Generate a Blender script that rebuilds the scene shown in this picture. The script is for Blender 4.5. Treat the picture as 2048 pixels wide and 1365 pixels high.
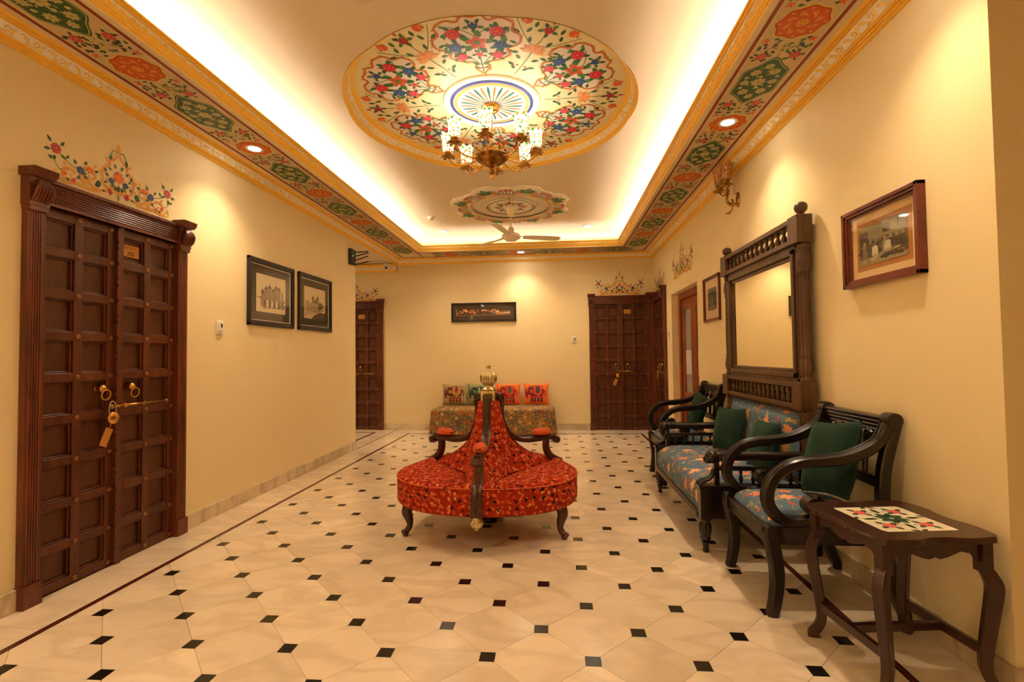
import bpy, bmesh, math, random
from mathutils import Vector, Matrix
R = math.radians
random.seed(7)
for o in list(bpy.data.objects): bpy.data.objects.remove(o)
SC = bpy.context.scene; COL = SC.collection

# ------------------------------------------------------------------ camera, world, exposure
XL, XR, YB = -2.737, 1.645, 8.16          # left wall, right wall, end wall
ZCOR, ZS, ZLIP, ZC, ZD = 2.865, 2.95, 3.04, 3.18, 3.28   # cornice foot, soffit, cove lip, ceiling, medallion
cam = bpy.data.cameras.new('camera'); camo = bpy.data.objects.new('camera', cam); COL.objects.link(camo)
cam.sensor_width = 36; cam.lens = 962.7*36/2048; cam.clip_start = .05
pit, yaw, rol = .0301, -.0884, -.0124
fw = Vector((math.sin(yaw)*math.cos(pit), math.cos(yaw)*math.cos(pit), math.sin(pit)))
rt = Vector((math.cos(yaw), -math.sin(yaw), 0)); up = rt.cross(fw)
rt2 = math.cos(rol)*rt+math.sin(rol)*up; up2 = -math.sin(rol)*rt+math.cos(rol)*up
mw = Matrix((rt2, up2, -fw)).transposed().to_4x4(); mw.translation = (0, 0, 1.26)
camo.matrix_world = mw; SC.camera = camo
w = bpy.data.worlds.new('world'); SC.world = w; w.use_nodes = True
w.node_tree.nodes['Background'].inputs[0].default_value = (1, .7, .42, 1)
w.node_tree.nodes['Background'].inputs[1].default_value = .02
vs = SC.view_settings
vs.view_transform = 'Standard'; vs.look = 'None'; vs.gamma = 1; vs.use_curve_mapping = False; vs.exposure = 2.0
WARM = (1, .74, .47); COVE = (1, .85, .64)
P_SPOT, P_BULB, E_COVE = 26, .55, 19

# ------------------------------------------------------------------ mesh helpers
def lin(c):
    return tuple((x/255/12.92 if x/255 <= .04045 else ((x/255+.055)/1.055)**2.4) for x in c)
def link(o, parent=None):
    COL.objects.link(o)
    if parent: o.parent = parent
    return o
def empty(name, loc=(0,0,0), rz=0, parent=None):
    o = bpy.data.objects.new(name, None); o.empty_display_size = .1
    link(o, parent); o.location = loc; o.rotation_euler = (0, 0, rz); return o
def tag(o, label, cat, group=None):
    o['label'] = label; o['category'] = cat
    if group: o['group'] = group
    return o
def thing(name, label, cat, loc=(0,0,0), rz=0, group=None):
    return tag(empty(name, loc, rz), label, cat, group)
def struct(o, label=None):
    o['kind'] = 'structure'
    if label: o['label'] = label
    return o
def spline(pts, n=6):
    pts = [Vector(p) for p in pts]; out = []
    for i in range(len(pts)-1):
        p0 = pts[max(i-1,0)]; p1 = pts[i]; p2 = pts[i+1]; p3 = pts[min(i+2,len(pts)-1)]
        for k in range(n):
            t = k/n
            out.append(.5*((2*p1)+(p2-p0)*t+(2*p0-5*p1+4*p2-p3)*t*t+(3*p1-p0-3*p2+p3)*t**3))
    out.append(pts[-1]); return out
def lerp(tab, x):
    if x <= tab[0][0]: return tab[0][1]
    for (a, b), (c, d) in zip(tab, tab[1:]):
        if x <= c: return b+(d-b)*(x-a)/(c-a)
    return tab[-1][1]
CIRC = lambda n, r=1, r2=None: [(r*math.cos(2*math.pi*k/n), (r2 or r)*math.sin(2*math.pi*k/n)) for k in range(n)]
RECT = lambda a, b, c=.2: [(-a, -b*(1-c)), (-a*(1-c), -b), (a*(1-c), -b), (a, -b*(1-c)), (a, b*(1-c)), (a*(1-c), b), (-a*(1-c), b), (-a, b*(1-c))]
class MB:
    def __init__(s): s.v = []; s.f = []; s.m = []
    def add(s, vs, fs, mi=0, M=None):
        k = len(s.v)
        s.v += [tuple(M @ Vector(p)) if M else tuple(p) for p in vs]
        s.f += [tuple(i+k for i in f) for f in fs]; s.m += [mi]*len(fs); return s
    def box(s, x0, x1, y0, y1, z0, z1, mi=0, M=None):
        return s.add([(x0,y0,z0),(x1,y0,z0),(x1,y1,z0),(x0,y1,z0),(x0,y0,z1),(x1,y0,z1),(x1,y1,z1),(x0,y1,z1)],
              [(0,3,2,1),(4,5,6,7),(0,1,5,4),(1,2,6,5),(2,3,7,6),(3,0,4,7)], mi, M)
    def prism(s, pts, d0, d1, M=None, mi=0):          # polygon in local xy, extruded along local z
        n = len(pts)
        return s.add([(x,y,d0) for x,y in pts]+[(x,y,d1) for x,y in pts],
              [tuple(range(n-1,-1,-1)), tuple(range(n,2*n))]+[(i,(i+1)%n,n+(i+1)%n,n+i) for i in range(n)], mi, M)
    def lathe(s, prof, n=20, M=None, mi=0, flute=None, cap=True):   # prof (r,z); flute (count, depth, z0, z1)
        V = []; F = []
        for r, z in prof:
            for k in range(n):
                a = 2*math.pi*k/n; q = r
                if flute and flute[2] <= z <= flute[3]: q = r*(1-flute[1]*abs(math.cos(flute[0]*a/2)))
                V.append((q*math.cos(a), q*math.sin(a), z))
        L = len(prof)
        for i in range(L-1):
            for k in range(n): F.append((i*n+k, i*n+(k+1)%n, (i+1)*n+(k+1)%n, (i+1)*n+k))
        if cap: F += [tuple(range(n-1,-1,-1)), tuple(range((L-1)*n, L*n))]
        return s.add(V, F, mi, M)
    def sweep(s, path, sec, ref, scale=None, mi=0, M=None, closed=False, cap=True):
        path = [Vector(p) for p in path]; n = len(sec); N = len(path); V = []; F = []; ref = Vector(ref)
        for i, p in enumerate(path):
            if closed: t = path[(i+1)%N]-path[i-1]
            else: t = path[min(i+1,N-1)]-path[max(i-1,0)]
            t.normalize(); b = ref-t*ref.dot(t)
            if b.length < 1e-6: b = t.orthogonal()
            b.normalize(); a = b.cross(t)
            k = scale[i] if scale else 1
            ka, kb = k if isinstance(k, tuple) else (k, k)
            V += [p+a*(x*ka)+b*(y*kb) for x, y in sec]
        for i in range(N if closed else N-1):
            j = (i+1)%N
            for k in range(n): F.append((i*n+k, i*n+(k+1)%n, j*n+(k+1)%n, j*n+k))
        if cap and not closed: F += [tuple(range(n-1,-1,-1)), tuple(range((N-1)*n, N*n))]
        return s.add(V, F, mi, M)
    def tube(s, path, r, n=8, mi=0, M=None, ref=(.123,.31,.94), closed=False):
        path = [Vector(p) for p in path]
        sc = [r[i] if isinstance(r, list) else r for i in range(len(path))]
        return s.sweep(path, CIRC(n), ref, sc, mi, M, closed)
    def grid(s, fn, nu, nv, mi=0, M=None, cu=False):
        V = [fn(i/nu, j/nv) for i in range(nu if cu else nu+1) for j in range(nv+1)]; F = []
        W = nu if cu else nu+1
        for i in range(nu):
            for j in range(nv):
                a = i*(nv+1)+j; b = ((i+1)%W)*(nv+1)+j
                F.append((a, b, b+1, a+1))
        return s.add(V, F, mi, M)
    def ball(s, c, r, n=12, mi=0, sz=1):
        return s.lathe([(max(r*math.sin(math.pi*i/(n//2+1)),1e-4), -r*sz*math.cos(math.pi*i/(n//2+1))) for i in range(n//2+2)], n, Matrix.Translation(c), mi)
    def mesh(s, name, mats, smooth=False):
        me = bpy.data.meshes.new(name); me.from_pydata(s.v, [], s.f)
        for m in (mats if isinstance(mats, (list, tuple)) else [mats]): me.materials.append(MAT[m] if isinstance(m, str) else m)
        me.polygons.foreach_set('material_index', s.m)
        bm = bmesh.new(); bm.from_mesh(me); bmesh.ops.recalc_face_normals(bm, faces=bm.faces); bm.to_mesh(me); bm.free()
        uv = me.uv_layers.new(name='UVMap'); dat = [0.0]*(2*len(me.loops)); vv = me.vertices; ll = me.loops
        for p in me.polygons:
            n = p.normal; ax = max(range(3), key=lambda k: abs(n[k]))
            for li in p.loop_indices:
                c = vv[ll[li].vertex_index].co
                dat[2*li], dat[2*li+1] = (c.y, c.z) if ax == 0 else (c.x, c.z) if ax == 1 else (c.x, c.y)
        uv.data.foreach_set('uv', dat)
        if smooth: me.polygons.foreach_set('use_smooth', [True]*len(me.polygons))
        me.update(); return me
    def build(s, name, mats, parent=None, smooth=False, bevel=0, auto=False, seg=2):
        o = bpy.data.objects.new(name, s.mesh(name, mats, smooth or auto))
        link(o, parent)
        if bevel:
            b = o.modifiers.new('bevel', 'BEVEL'); b.width = bevel; b.segments = seg; b.limit_method = 'ANGLE'; b.angle_limit = R(40)
        if auto:
            o.data.set_sharp_from_angle(angle=R(38))
        return o
def inst(name, me, parent=None, M=None, loc=None):
    o = bpy.data.objects.new(name, me); link(o, parent)
    if M: o.matrix_local = M
    if loc: o.location = loc
    return o
T = Matrix.Translation
def RX(a): return Matrix.Rotation(R(a), 4, 'X')
def RY(a): return Matrix.Rotation(R(a), 4, 'Y')
def RZ(a): return Matrix.Rotation(R(a), 4, 'Z')

# ------------------------------------------------------------------ painted 2-D art (flat paint on real surfaces)
class Art:
    def __init__(s): s.p = []
    def poly(s, pts, col, lay=1): s.p.append(([(x,y) for x,y in pts], col, lay)); return s
    def rect(s, x0, x1, y0, y1, col, lay=1): return s.poly([(x0,y0),(x1,y0),(x1,y1),(x0,y1)], col, lay)
    def ell(s, x, y, a, b, col, lay=1, rot=0, n=12):
        c, d = math.cos(rot), math.sin(rot)
        return s.poly([(x+a*math.cos(t)*c-b*math.sin(t)*d, y+a*math.cos(t)*d+b*math.sin(t)*c) for t in [2*math.pi*k/n for k in range(n)]], col, lay)
    def flower(s, x, y, r, col, lay=2, n=5, rot=0, dep=.28, core=None, m=20):
        s.poly([(x+r*q*math.cos(t), y+r*q*math.sin(t)) for t in [2*math.pi*k/m for k in range(m)] for q in [1-dep+dep*math.cos(n*(t-rot))]], col, lay)
        if core: s.ell(x, y, r*.3, r*.3, core, lay+1, n=8)
        return s
    def peony(s, x, y, r, col, light, lay=2):
        s.flower(x, y, r, col, lay, 9, random.random(), .12)
        for k in range(6):
            a = k*1.05; s.ell(x+r*.55*math.cos(a), y+r*.55*math.sin(a), r*.26, r*.06, light, lay+1, a+1.57, 6)
        return s.ell(x, y, r*.22, r*.16, light, lay+1, .5, 8)
    def leaf(s, x, y, a, l, wd, col, lay=1):
        c, d = math.cos(a), math.sin(a); pr = [(0,0),(.25,.8),(.5,1),(.8,.55),(1,0),(.8,-.45),(.5,-.8),(.25,-.7)]
        return s.poly([(x+l*u*c-wd*v*d, y+l*u*d+wd*v*c) for u, v in pr], col, lay)
    def stroke(s, pts, wd, col, lay=1, t0=1, t1=1, closed=False, n=5):
        P = [Vector((x,y,0)) for x, y in pts]
        if n: P = spline(P+[P[0]] if closed else P, n)
        L = []; N = len(P)
        for i, p in enumerate(P):
            t = P[min(i+1,N-1)]-P[max(i-1,0)]
            if t.length < 1e-9: t = Vector((1,0,0))
            t.normalize(); q = wd*.5*(t0+(t1-t0)*i/(N-1)); L.append(((p.x-t.y*q, p.y+t.x*q), (p.x+t.y*q, p.y-t.x*q)))
        for (a, b), (c, d) in zip(L, L[1:]): s.p.append(([a, b, d, c], col, lay))
        return s
    def ring(s, x, y, r0, r1, col, lay=1, n=64):
        for k in range(n):
            a, b = 2*math.pi*k/n, 2*math.pi*(k+1)/n
            s.poly([(x+q*math.cos(t), y+q*math.sin(t)) for q, t in ((r0,a),(r1,a),(r1,b),(r0,b))], col, lay)
        return s
    def spiral(s, x, y, r, a0, turns, wd, col, lay=1, end=.15):
        n = int(10*abs(turns))+4
        return s.stroke([(x+r*(1-(1-end)*k/n)*math.cos(a0+2*math.pi*turns*k/n), y+r*(1-(1-end)*k/n)*math.sin(a0+2*math.pi*turns*k/n)) for k in range(n+1)], wd, col, lay, 1, .5, n=0)
    def put(s, other, dx=0, dy=0, rot=0, sc=1, mir=False, dl=0):
        c, d = math.cos(rot)*sc, math.sin(rot)*sc
        for pts, col, lay in other.p:
            s.p.append(([(dx+(-x if mir else x)*c-y*d, dy+(-x if mir else x)*d+y*c) for x, y in pts], col, lay+dl))
        return s
    def mesh(s, name, step=.0005, fn=None, mat='paint', sub=0):
        V = []; F = []; C = []
        for i_, (pts, col, lay) in enumerate(s.p):
            k = len(V); lay += (i_ % 97)/100
            V += [fn(x, y, lay*step) if fn and not sub else (x, y, lay*step) for x, y in pts]; F.append(tuple(range(k, k+len(pts)))); C.append(lin(col)+(1,))
        me = bpy.data.meshes.new(name); me.from_pydata(V, [], F); me.materials.append(MAT[mat])
        if sub:
            bm = bmesh.new(); bm.from_mesh(me); il = bm.faces.layers.int.new('src')
            for i_, f_ in enumerate(bm.faces): f_[il] = i_
            bmesh.ops.triangulate(bm, faces=bm.faces); bmesh.ops.subdivide_edges(bm, edges=bm.edges, cuts=sub, use_grid_fill=True)
            for v_ in bm.verts: v_.co = fn(*v_.co)
            C = [C[f_[il]] for f_ in bm.faces]; bm.to_mesh(me); bm.free()
        at = me.color_attributes.new('Col', 'FLOAT_COLOR', 'CORNER'); dat = []
        for p in me.polygons:
            dat += list(C[p.index])*p.loop_total
        at.data.foreach_set('color', dat); me.update(); return me
    def build(s, name, parent=None, M=None, step=.0005, fn=None, mat='paint', sub=0):
        return inst(name, s.mesh(name, step, fn, mat, sub), parent, M)
GOLD=(228,162,44); GOLD2=(244,198,84); GREEN=(38,92,48); DGREEN=(28,66,44); RED=(196,36,44); ROSE=(206,66,78); PINK=(228,120,120); BLUE=(46,72,132); ORANGE=(236,104,40); PEACH=(240,178,120); OLIVE=(182,176,118); CREAM=(226,208,166); MAROON=(120,36,18)
# ------------------------------------------------------------------ materials
MAT = {}
class NT:
    def __init__(s, name):
        s.m = bpy.data.materials.new(name); s.m.use_nodes = True; s.t = s.m.node_tree
        s.b = s.t.nodes['Principled BSDF']; MAT[name] = s.m
    def n(s, typ, inp=None, **props):
        x = s.t.nodes.new('ShaderNode'+typ)
        for k, v in props.items(): setattr(x, k, v)
        for k, v in (inp or {}).items(): s.set(x.inputs[k], v)
        return x
    def set(s, sock, v):
        if isinstance(v, bpy.types.NodeSocket): s.t.links.new(v, sock)
        elif isinstance(v, tuple) and len(v) == 3 and sock.type == 'RGBA': sock.default_value = v+(1,)
        else: sock.default_value = v
    def ma(s, op, a, b=0.0, c=None):
        x = s.n('Math', {0: a, 1: b}, operation=op)
        if c is not None: s.set(x.inputs[2], c)
        return x.outputs[0]
    def vm(s, op, a, b=(0,0,0)):
        x = s.n('VectorMath', {0: a, 1: b}, operation=op); return x.outputs['Value' if op in ('LENGTH','DOT_PRODUCT') else 'Vector']
    def mix(s, f, a, b, mode='MIX'):
        x = s.n('MixRGB', {0: f, 1: a, 2: b}, blend_type=mode); return x.outputs[0]
    def ramp(s, f, stops, interp='LINEAR'):
        x = s.n('ValToRGB', {0: f}); e = x.color_ramp; e.interpolation = interp
        while len(e.elements) < len(stops): e.elements.new(.5)
        for el, (p, c) in zip(e.elements, stops): el.position = p; el.color = c+(1,) if len(c) == 3 else c
        return x.outputs[0]
    def noise(s, vec, sc, det=4, dist=0, out='Fac'):
        return s.n('TexNoise', {'Vector': vec, 'Scale': sc, 'Detail': det, 'Distortion': dist}).outputs[out]
    def obj(s): return s.n('TexCoord').outputs['Object']
    def uv(s): return s.n('TexCoord').outputs['UV']
    def bump(s, h, st=.3, d=.01):
        s.set(s.b.inputs['Normal'], s.n('Bump', {'Height': h, 'Strength': st, 'Distance': d}).outputs[0])
    def fin(s, col=None, rough=.5, metal=0, spec=None, **k):
        if col is not None: s.set(s.b.inputs['Base Color'], col)
        s.set(s.b.inputs['Roughness'], rough); s.set(s.b.inputs['Metallic'], metal)
        if spec is not None: s.set(s.b.inputs['Specular IOR Level'], spec)
        for a, v in k.items(): s.set(s.b.inputs[a.replace('_', ' ')], v)
        return s.m
def plain(name, c, rough=.5, metal=0, **k): return NT(name).fin(lin(c), rough, metal, **k)
def wood(name, c1, c2, rough=.35, sc=9, coat=.2, axis=2):
    t = NT(name); v = t.n('Mapping', {'Vector': t.obj(), 'Scale': (sc, sc, sc*.12) if axis == 2 else (sc*.12, sc, sc)}).outputs[0]
    g = t.noise(v, 3, 6, 1.2); big = t.noise(t.obj(), 2.1, 3)
    c = t.ramp(g, [(.3, lin(c1)), (.7, lin(c2))])
    c = t.mix(t.ramp(big, [(.35, (0,0,0)), (.7, (.35,.35,.35))]), c, lin(tuple(min(255, x*1.35) for x in c2)))
    t.bump(g, .12, .004); return t.fin(c, rough, 0, Coat_Weight=coat, Coat_Roughness=.2)
wood('door_wood', (50,20,6), (98,46,18), .42, 7, .08)
wood('panel_wood', (52,24,6), (94,48,16), .5, 8, .05)
wood('frame_wood', (64,26,14), (112,54,30), .36, 9, .15)
wood('ebony_wood', (9,5,3), (24,13,7), .3, 9, .2)
wood('teak_wood', (52,33,18), (92,62,36), .4, 9, .15)
wood('table_wood', (34,14,8), (62,28,15), .3, 9, .25)
wood('carved_wood', (44,20,11), (84,44,26), .33, 12, .25)
wood('red_wood', (104,44,18), (150,74,34), .35, 8, .2)
wood('picture_wood', (70,24,12), (112,46,24), .3, 11, .3)
plain('black_wood', (34,27,20), .4)
# plaster and paint
t = NT('wall_plaster'); o = t.obj()
st = t.ramp(t.noise(o, .8, 5, .6), [(.42, (0,0,0)), (.72, (1,1,1))])
c = t.mix(t.ma('MULTIPLY', st, .22), lin((244,226,180)), lin((232,202,140)))
c = t.mix(t.ma('MULTIPLY', t.ramp(t.noise(o, 2.6, 6), [(.6, (0,0,0)), (.8, (1,1,1))]), .12), c, lin((196,150,84)))
t.bump(t.noise(o, 40, 4), .12, .003); t.fin(c, .62, 0, .25)
t = NT('ceiling_paint'); o = t.obj(); c = t.mix(t.noise(o, .7, 4), lin((238,224,204)), lin((228,212,190))); t.fin(c, .42, 0, .4)
plain('cream_paint', (226,206,168), .5); plain('band_white', (250,242,232), .5); plain('white_plaster', (250,244,232), .5)
t = NT('gold_paint'); g = t.noise(t.obj(), 30, 3); t.fin(t.ramp(g, [(.3, lin((250,196,70))), (.75, lin((254,210,94)))]), .4, .15)
plain('gold_leaf', (255,214,96), .34, .1)
t = NT('paint'); t.fin(t.n('VertexColor', layer_name='Col').outputs[0], .5)
t = NT('print'); t.fin(t.n('VertexColor', layer_name='Col').outputs[0], .6)
t = NT('cloth_print'); t.bump(t.noise(t.obj(), 160, 2), .4, .002); t.fin(t.n('VertexColor', layer_name='Col').outputs[0], .9)
# stone
def marble(name, a, b, vein, amt):
    t = NT(name); oi = t.n('ObjectInfo'); rnd = oi.outputs['Random']
    off = t.n('CombineXYZ', {0: t.ma('MULTIPLY', rnd, 37.0), 1: t.ma('MULTIPLY', rnd, 91.0)}).outputs[0]
    v = t.vm('ADD', t.n('NewGeometry').outputs['Position'], off)
    n1 = t.noise(v, 3.2, 6, .8); n2 = t.noise(t.n('Mapping', {'Vector': v, 'Scale': (1,2.4,1), 'Rotation': (0,0,.6)}).outputs[0], 1.7, 8, .5)
    c = t.mix(n1, lin(a), lin(b)); ve = t.ramp(t.ma('ABSOLUTE', t.ma('SUBTRACT', n2, .5)), [(0, (amt,)*3), (.09, (0,0,0))])
    c = t.mix(ve, c, lin(vein)); br = t.ma('ADD', t.ma('MULTIPLY', t.n('Math', {0: t.ma('MULTIPLY', rnd, 7.7)}, operation='FRACT').outputs[0], .16), .88)
    c = t.mix(1, c, t.n('CombineXYZ', {0: br, 1: br, 2: br}).outputs[0], 'MULTIPLY')
    return t.fin(c, t.ma('ADD', t.ma('MULTIPLY', n1, .1), .14), 0, .5)
marble('marble', (244,230,206), (234,214,184), (184,162,134), .3)
marble('marble_base', (236,220,192), (216,194,160), (150,130,104), .45)
plain('grout', (160,134,100), .8); plain('black_stone', (26,22,18), .2); plain('red_stone', (104,30,22), .25)
# metals, glass, plastics
t = NT('brass'); t.fin(t.ramp(t.noise(t.obj(), 40, 3), [(.3, lin((196,138,58))), (.7, lin((232,186,96)))]), .24, 1)
t = NT('old_brass'); t.fin(t.ramp(t.noise(t.obj(), 25, 4), [(.35, lin((120,82,34))), (.7, lin((206,156,78)))]), .34, 1)
plain('copper', (188,98,50), .35, 1); plain('steel', (210,200,184), .25, 1); plain('silver_gold', (206,190,142), .26, .9)
plain('stud_metal', (158,112,72), .4, .8); plain('iron', (44,36,30), .45, .7)
plain('mirror', (236,228,206), .015, 1)
plain('white_plastic', (240,234,222), .35); plain('cream_plastic', (236,222,196), .4); plain('black_plastic', (28,26,22), .4); plain('dark_green_plastic', (30,40,28), .35)
t = NT('clear_glass'); t.b.inputs['Base Color'].default_value = (1,1,1,1)
gl = t.n('BsdfGlossy', {'Roughness': .03}); tr = t.n('BsdfTransparent'); fr = t.n('LayerWeight', {'Blend': .3}); fo = t.ma('ADD', t.ma('MULTIPLY', t.ma('POWER', fr.outputs['Facing'], 3.0), .55), .035)
mx = t.n('MixShader', {0: fo, 1: tr.outputs[0], 2: gl.outputs[0]}); t.t.links.new(mx.outputs[0], t.t.nodes['Material Output'].inputs[0])
t = NT('frosted_pane'); t.fin(lin((150,150,150)), .12, 0, .6)
def emit(name, col, st):
    t = NT(name); e = t.n('Emission', {'Color': col, 'Strength': st}); t.t.links.new(e.outputs[0], t.t.nodes['Material Output'].inputs[0])
emit('cove_led', COVE, E_COVE); emit('cove_led_end', COVE, E_COVE*.35); emit('lamp_lens', (1,.9,.74), 22); emit('bulb', (1,.88,.7), 7); emit('green_led', (.2,1,.35), 3)
# lampshade: milky painted glass
t = NT('shade_glass'); v = t.uv()
def dots(t, vec, sc, thr, seed, ex=1.0):
    vo = t.n('TexVoronoi', {'Vector': vec, 'Scale': sc, 'Randomness': .75}, voronoi_dimensions='2D')
    return t.ma('LESS_THAN', vo.outputs['Distance'], thr), vo.outputs['Color']
m1, c1 = dots(t, v, 34, .3, 0)
colr = t.ramp(t.n('SeparateColor', {0: c1}).outputs[0], [(0, lin((70,140,40))), (.35, lin((210,150,40))), (.6, lin((214,110,50))), (.8, lin((120,160,60)))], 'CONSTANT')
cc = t.mix(m1, lin((252,246,230)), colr)
tl = t.n('BsdfTranslucent', {'Color': t.mix(1, cc, (.24,.24,.24), 'MULTIPLY')}); df = t.n('BsdfDiffuse', {'Color': cc}); gs = t.n('BsdfGlossy', {'Roughness': .1})
a = t.n('MixShader', {0: .4, 1: tl.outputs[0], 2: df.outputs[0]}); a2 = t.n('MixShader', {0: .06, 1: a.outputs[0], 2: gs.outputs[0]})
t.t.links.new(a2.outputs[0], t.t.nodes['Material Output'].inputs[0])
t = NT('amber_glass'); v = t.uv(); m1, c1 = dots(t, v, 30, .3, 0)
cc = t.mix(t.ma('MULTIPLY', m1, .8), lin((226,186,124)), t.ramp(t.n('SeparateColor', {0: c1}).outputs[0], [(0, lin((60,90,30))), (.35, lin((214,110,40))), (.7, lin((240,200,120)))], 'CONSTANT'))
tr = t.n('BsdfTransparent', {'Color': cc}); gs = t.n('BsdfGlossy', {'Roughness': .08}); df = t.n('BsdfTranslucent', {'Color': cc}); dd = t.n('BsdfDiffuse', {'Color': cc})
a = t.n('MixShader', {0: .5, 1: tr.outputs[0], 2: df.outputs[0]}); a = t.n('MixShader', {0: t.ma('ADD', t.ma('MULTIPLY', m1, .5), .15), 1: a.outputs[0], 2: dd.outputs[0]}); a = t.n('MixShader', {0: .1, 1: a.outputs[0], 2: gs.outputs[0]}); t.t.links.new(a.outputs[0], t.t.nodes['Material Output'].inputs[0])
# fabrics
def cells(t, vec, sc, off, rnd=.85):
    v = t.n('Mapping', {'Vector': vec, 'Location': (off, off*1.7, 0), 'Scale': (sc, sc, sc)}).outputs[0]
    vo = t.n('TexVoronoi', {'Vector': v, 'Scale': 1, 'Randomness': rnd}, voronoi_dimensions='2D')
    d = t.n('SeparateXYZ', {0: t.vm('SUBTRACT', v, vo.outputs['Position'])}); cs = t.n('SeparateColor', {0: vo.outputs['Color']})
    return d.outputs[0], d.outputs[1], cs.outputs
def flowers(t, vec, sc, off, rad, dep, npet, keep):
    x, y, c = cells(t, vec, sc, off); r = t.ma('SQRT', t.ma('ADD', t.ma('MULTIPLY', x, x), t.ma('MULTIPLY', y, y)))
    a = t.ma('ADD', t.ma('ARCTAN2', y, x), t.ma('MULTIPLY', c[2], 6.28))
    pr = t.ma('ADD', rad, t.ma('MULTIPLY', t.ma('ABSOLUTE', t.ma('SINE', t.ma('MULTIPLY', a, npet/2))), dep))
    m = t.ma('MULTIPLY', t.ma('LESS_THAN', r, pr), t.ma('GREATER_THAN', c[1], keep)); return m, r, c, a
def ellipses(t, vec, sc, off, a, b, keep):
    x, y, c = cells(t, vec, sc, off); th = t.ma('MULTIPLY', c[2], 6.28); co = t.ma('COSINE', th); si = t.ma('SINE', th)
    u = t.ma('DIVIDE', t.ma('ADD', t.ma('MULTIPLY', x, co), t.ma('MULTIPLY', y, si)), a); w_ = t.ma('DIVIDE', t.ma('SUBTRACT', t.ma('MULTIPLY', y, co), t.ma('MULTIPLY', x, si)), b)
    m = t.ma('LESS_THAN', t.ma('ADD', t.ma('MULTIPLY', u, u), t.ma('MULTIPLY', w_, w_)), 1.0)
    return t.ma('MULTIPLY', m, t.ma('GREATER_THAN', c[1], keep)), c
def weave(t, v, amt=.3):
    t.bump(t.n('TexWave', {'Vector': v, 'Scale': 220.0, 'Distortion': 2.0}).outputs[0], amt, .001)
t = NT('blue_floral'); v = t.uv()
base = t.mix(t.noise(v, 60, 2), lin((88,112,136)), lin((104,128,150)))
vn = t.noise(v, 7.5, 1, .6); line = t.ma('LESS_THAN', t.ma('ABSOLUTE', t.ma('SUBTRACT', vn, .5)), .013)
c = t.mix(line, base, lin((176,158,104)))
m, cs = ellipses(t, v, 14, 3.1, .38, .15, .6); c = t.mix(m, c, t.ramp(cs[0], [(0, lin((186,166,106))), (.5, lin((198,140,84))), (.8, lin((206,98,66)))], 'CONSTANT'))
m, r, cs, a = flowers(t, v, 7.4, 0, .17, .16, 6, .52)
fc = t.ramp(cs[0], [(0, lin((236,140,88))), (.5, lin((240,168,120))), (.78, lin((222,104,88)))], 'CONSTANT')
fc = t.mix(t.ma('LESS_THAN', t.ma('ABSOLUTE', t.ma('SUBTRACT', t.ma('FRACT', t.ma('MULTIPLY', r, 9.0)), .5)), .12), fc, lin((240,196,140)))
c = t.mix(m, c, fc); weave(t, v); t.fin(c, .85, 0, .2)
t = NT('red_floral'); v = t.uv()
sx = t.n('SeparateXYZ', {0: v}).outputs; stripe = t.ma('SINE', t.ma('MULTIPLY', sx[0], 520.0))
base = t.mix(t.ma('GREATER_THAN', stripe, .2), lin((184,52,22)), lin((142,32,15)))
m, cs = ellipses(t, v, 25, 1.3, .38, .21, .2); c = t.mix(m, base, t.ramp(cs[0], [(0, lin((222,108,54))), (.4, lin((208,80,36))), (.7, lin((228,142,92)))], 'CONSTANT'))
m, cs = ellipses(t, v, 27, 9.3, .34, .2, .35); c = t.mix(m, c, t.ramp(cs[0], [(0, lin((216,110,58))), (.5, lin((196,70,34)))], 'CONSTANT'))
m, r, cs, a = flowers(t, v, 17, 5.2, .07, .17, 3, .4); c = t.mix(m, c, t.ramp(cs[0], [(0, lin((44,10,8))), (.72, lin((110,18,14)))], 'CONSTANT'))
weave(t, v); t.fin(c, .85, 0, .2)
t = NT('pad_red'); v = t.uv(); m, r, cs, a = flowers(t, v, 30, 2, .12, .12, 5, .6); t.fin(t.mix(m, lin((216,92,44)), lin((60,16,10))), .85)
t = NT('tapestry'); v = t.uv()
big = t.noise(v, 3.0, 3); base = t.ramp(big, [(.3, lin((110,98,76))), (.45, lin((176,134,78))), (.55, lin((120,108,90))), (.68, lin((146,84,52)))])
m, cs = ellipses(t, v, 46, .7, .44, .28, .1); c = t.mix(m, base, t.ramp(cs[0], [(0, lin((196,152,88))), (.25, lin((98,100,88))), (.45, lin((170,92,50))), (.65, lin((62,58,46))), (.8, lin((212,176,112)))], 'CONSTANT'))
m, r, cs, a = flowers(t, v, 13, 2.2, .2, .2, 7, .4); c = t.mix(m, c, t.ramp(cs[0], [(0, lin((214,172,104))), (.3, lin((112,116,106))), (.55, lin((188,96,56))), (.8, lin((150,128,84)))], 'CONSTANT'))
m, cs = ellipses(t, v, 90, 4.7, .4, .2, .5); c = t.mix(m, c, lin((48,40,28))); t.bump(t.noise(v, 120, 2), .4, .002); t.fin(c, .95, 0, .1)
t = NT('green_velvet'); v = t.obj(); t.bump(t.noise(v, 60, 4), .35, .004)
t.fin(t.ramp(t.noise(v, 14, 5), [(.3, lin((12,32,24))), (.7, lin((24,54,40)))]), .8, 0, .2, Sheen_Weight=.25, Sheen_Roughness=.4, Sheen_Tint=(.25,.6,.35,1))
plain('orange_cloth', (236,116,44), .9); plain('sage_cloth', (150,146,104), .9); plain('beige_cloth', (168,152,104), .9)
plain('tile_glaze', (236,226,196), .14)
plain('maroon_paint', (138,46,22), .5)
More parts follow.
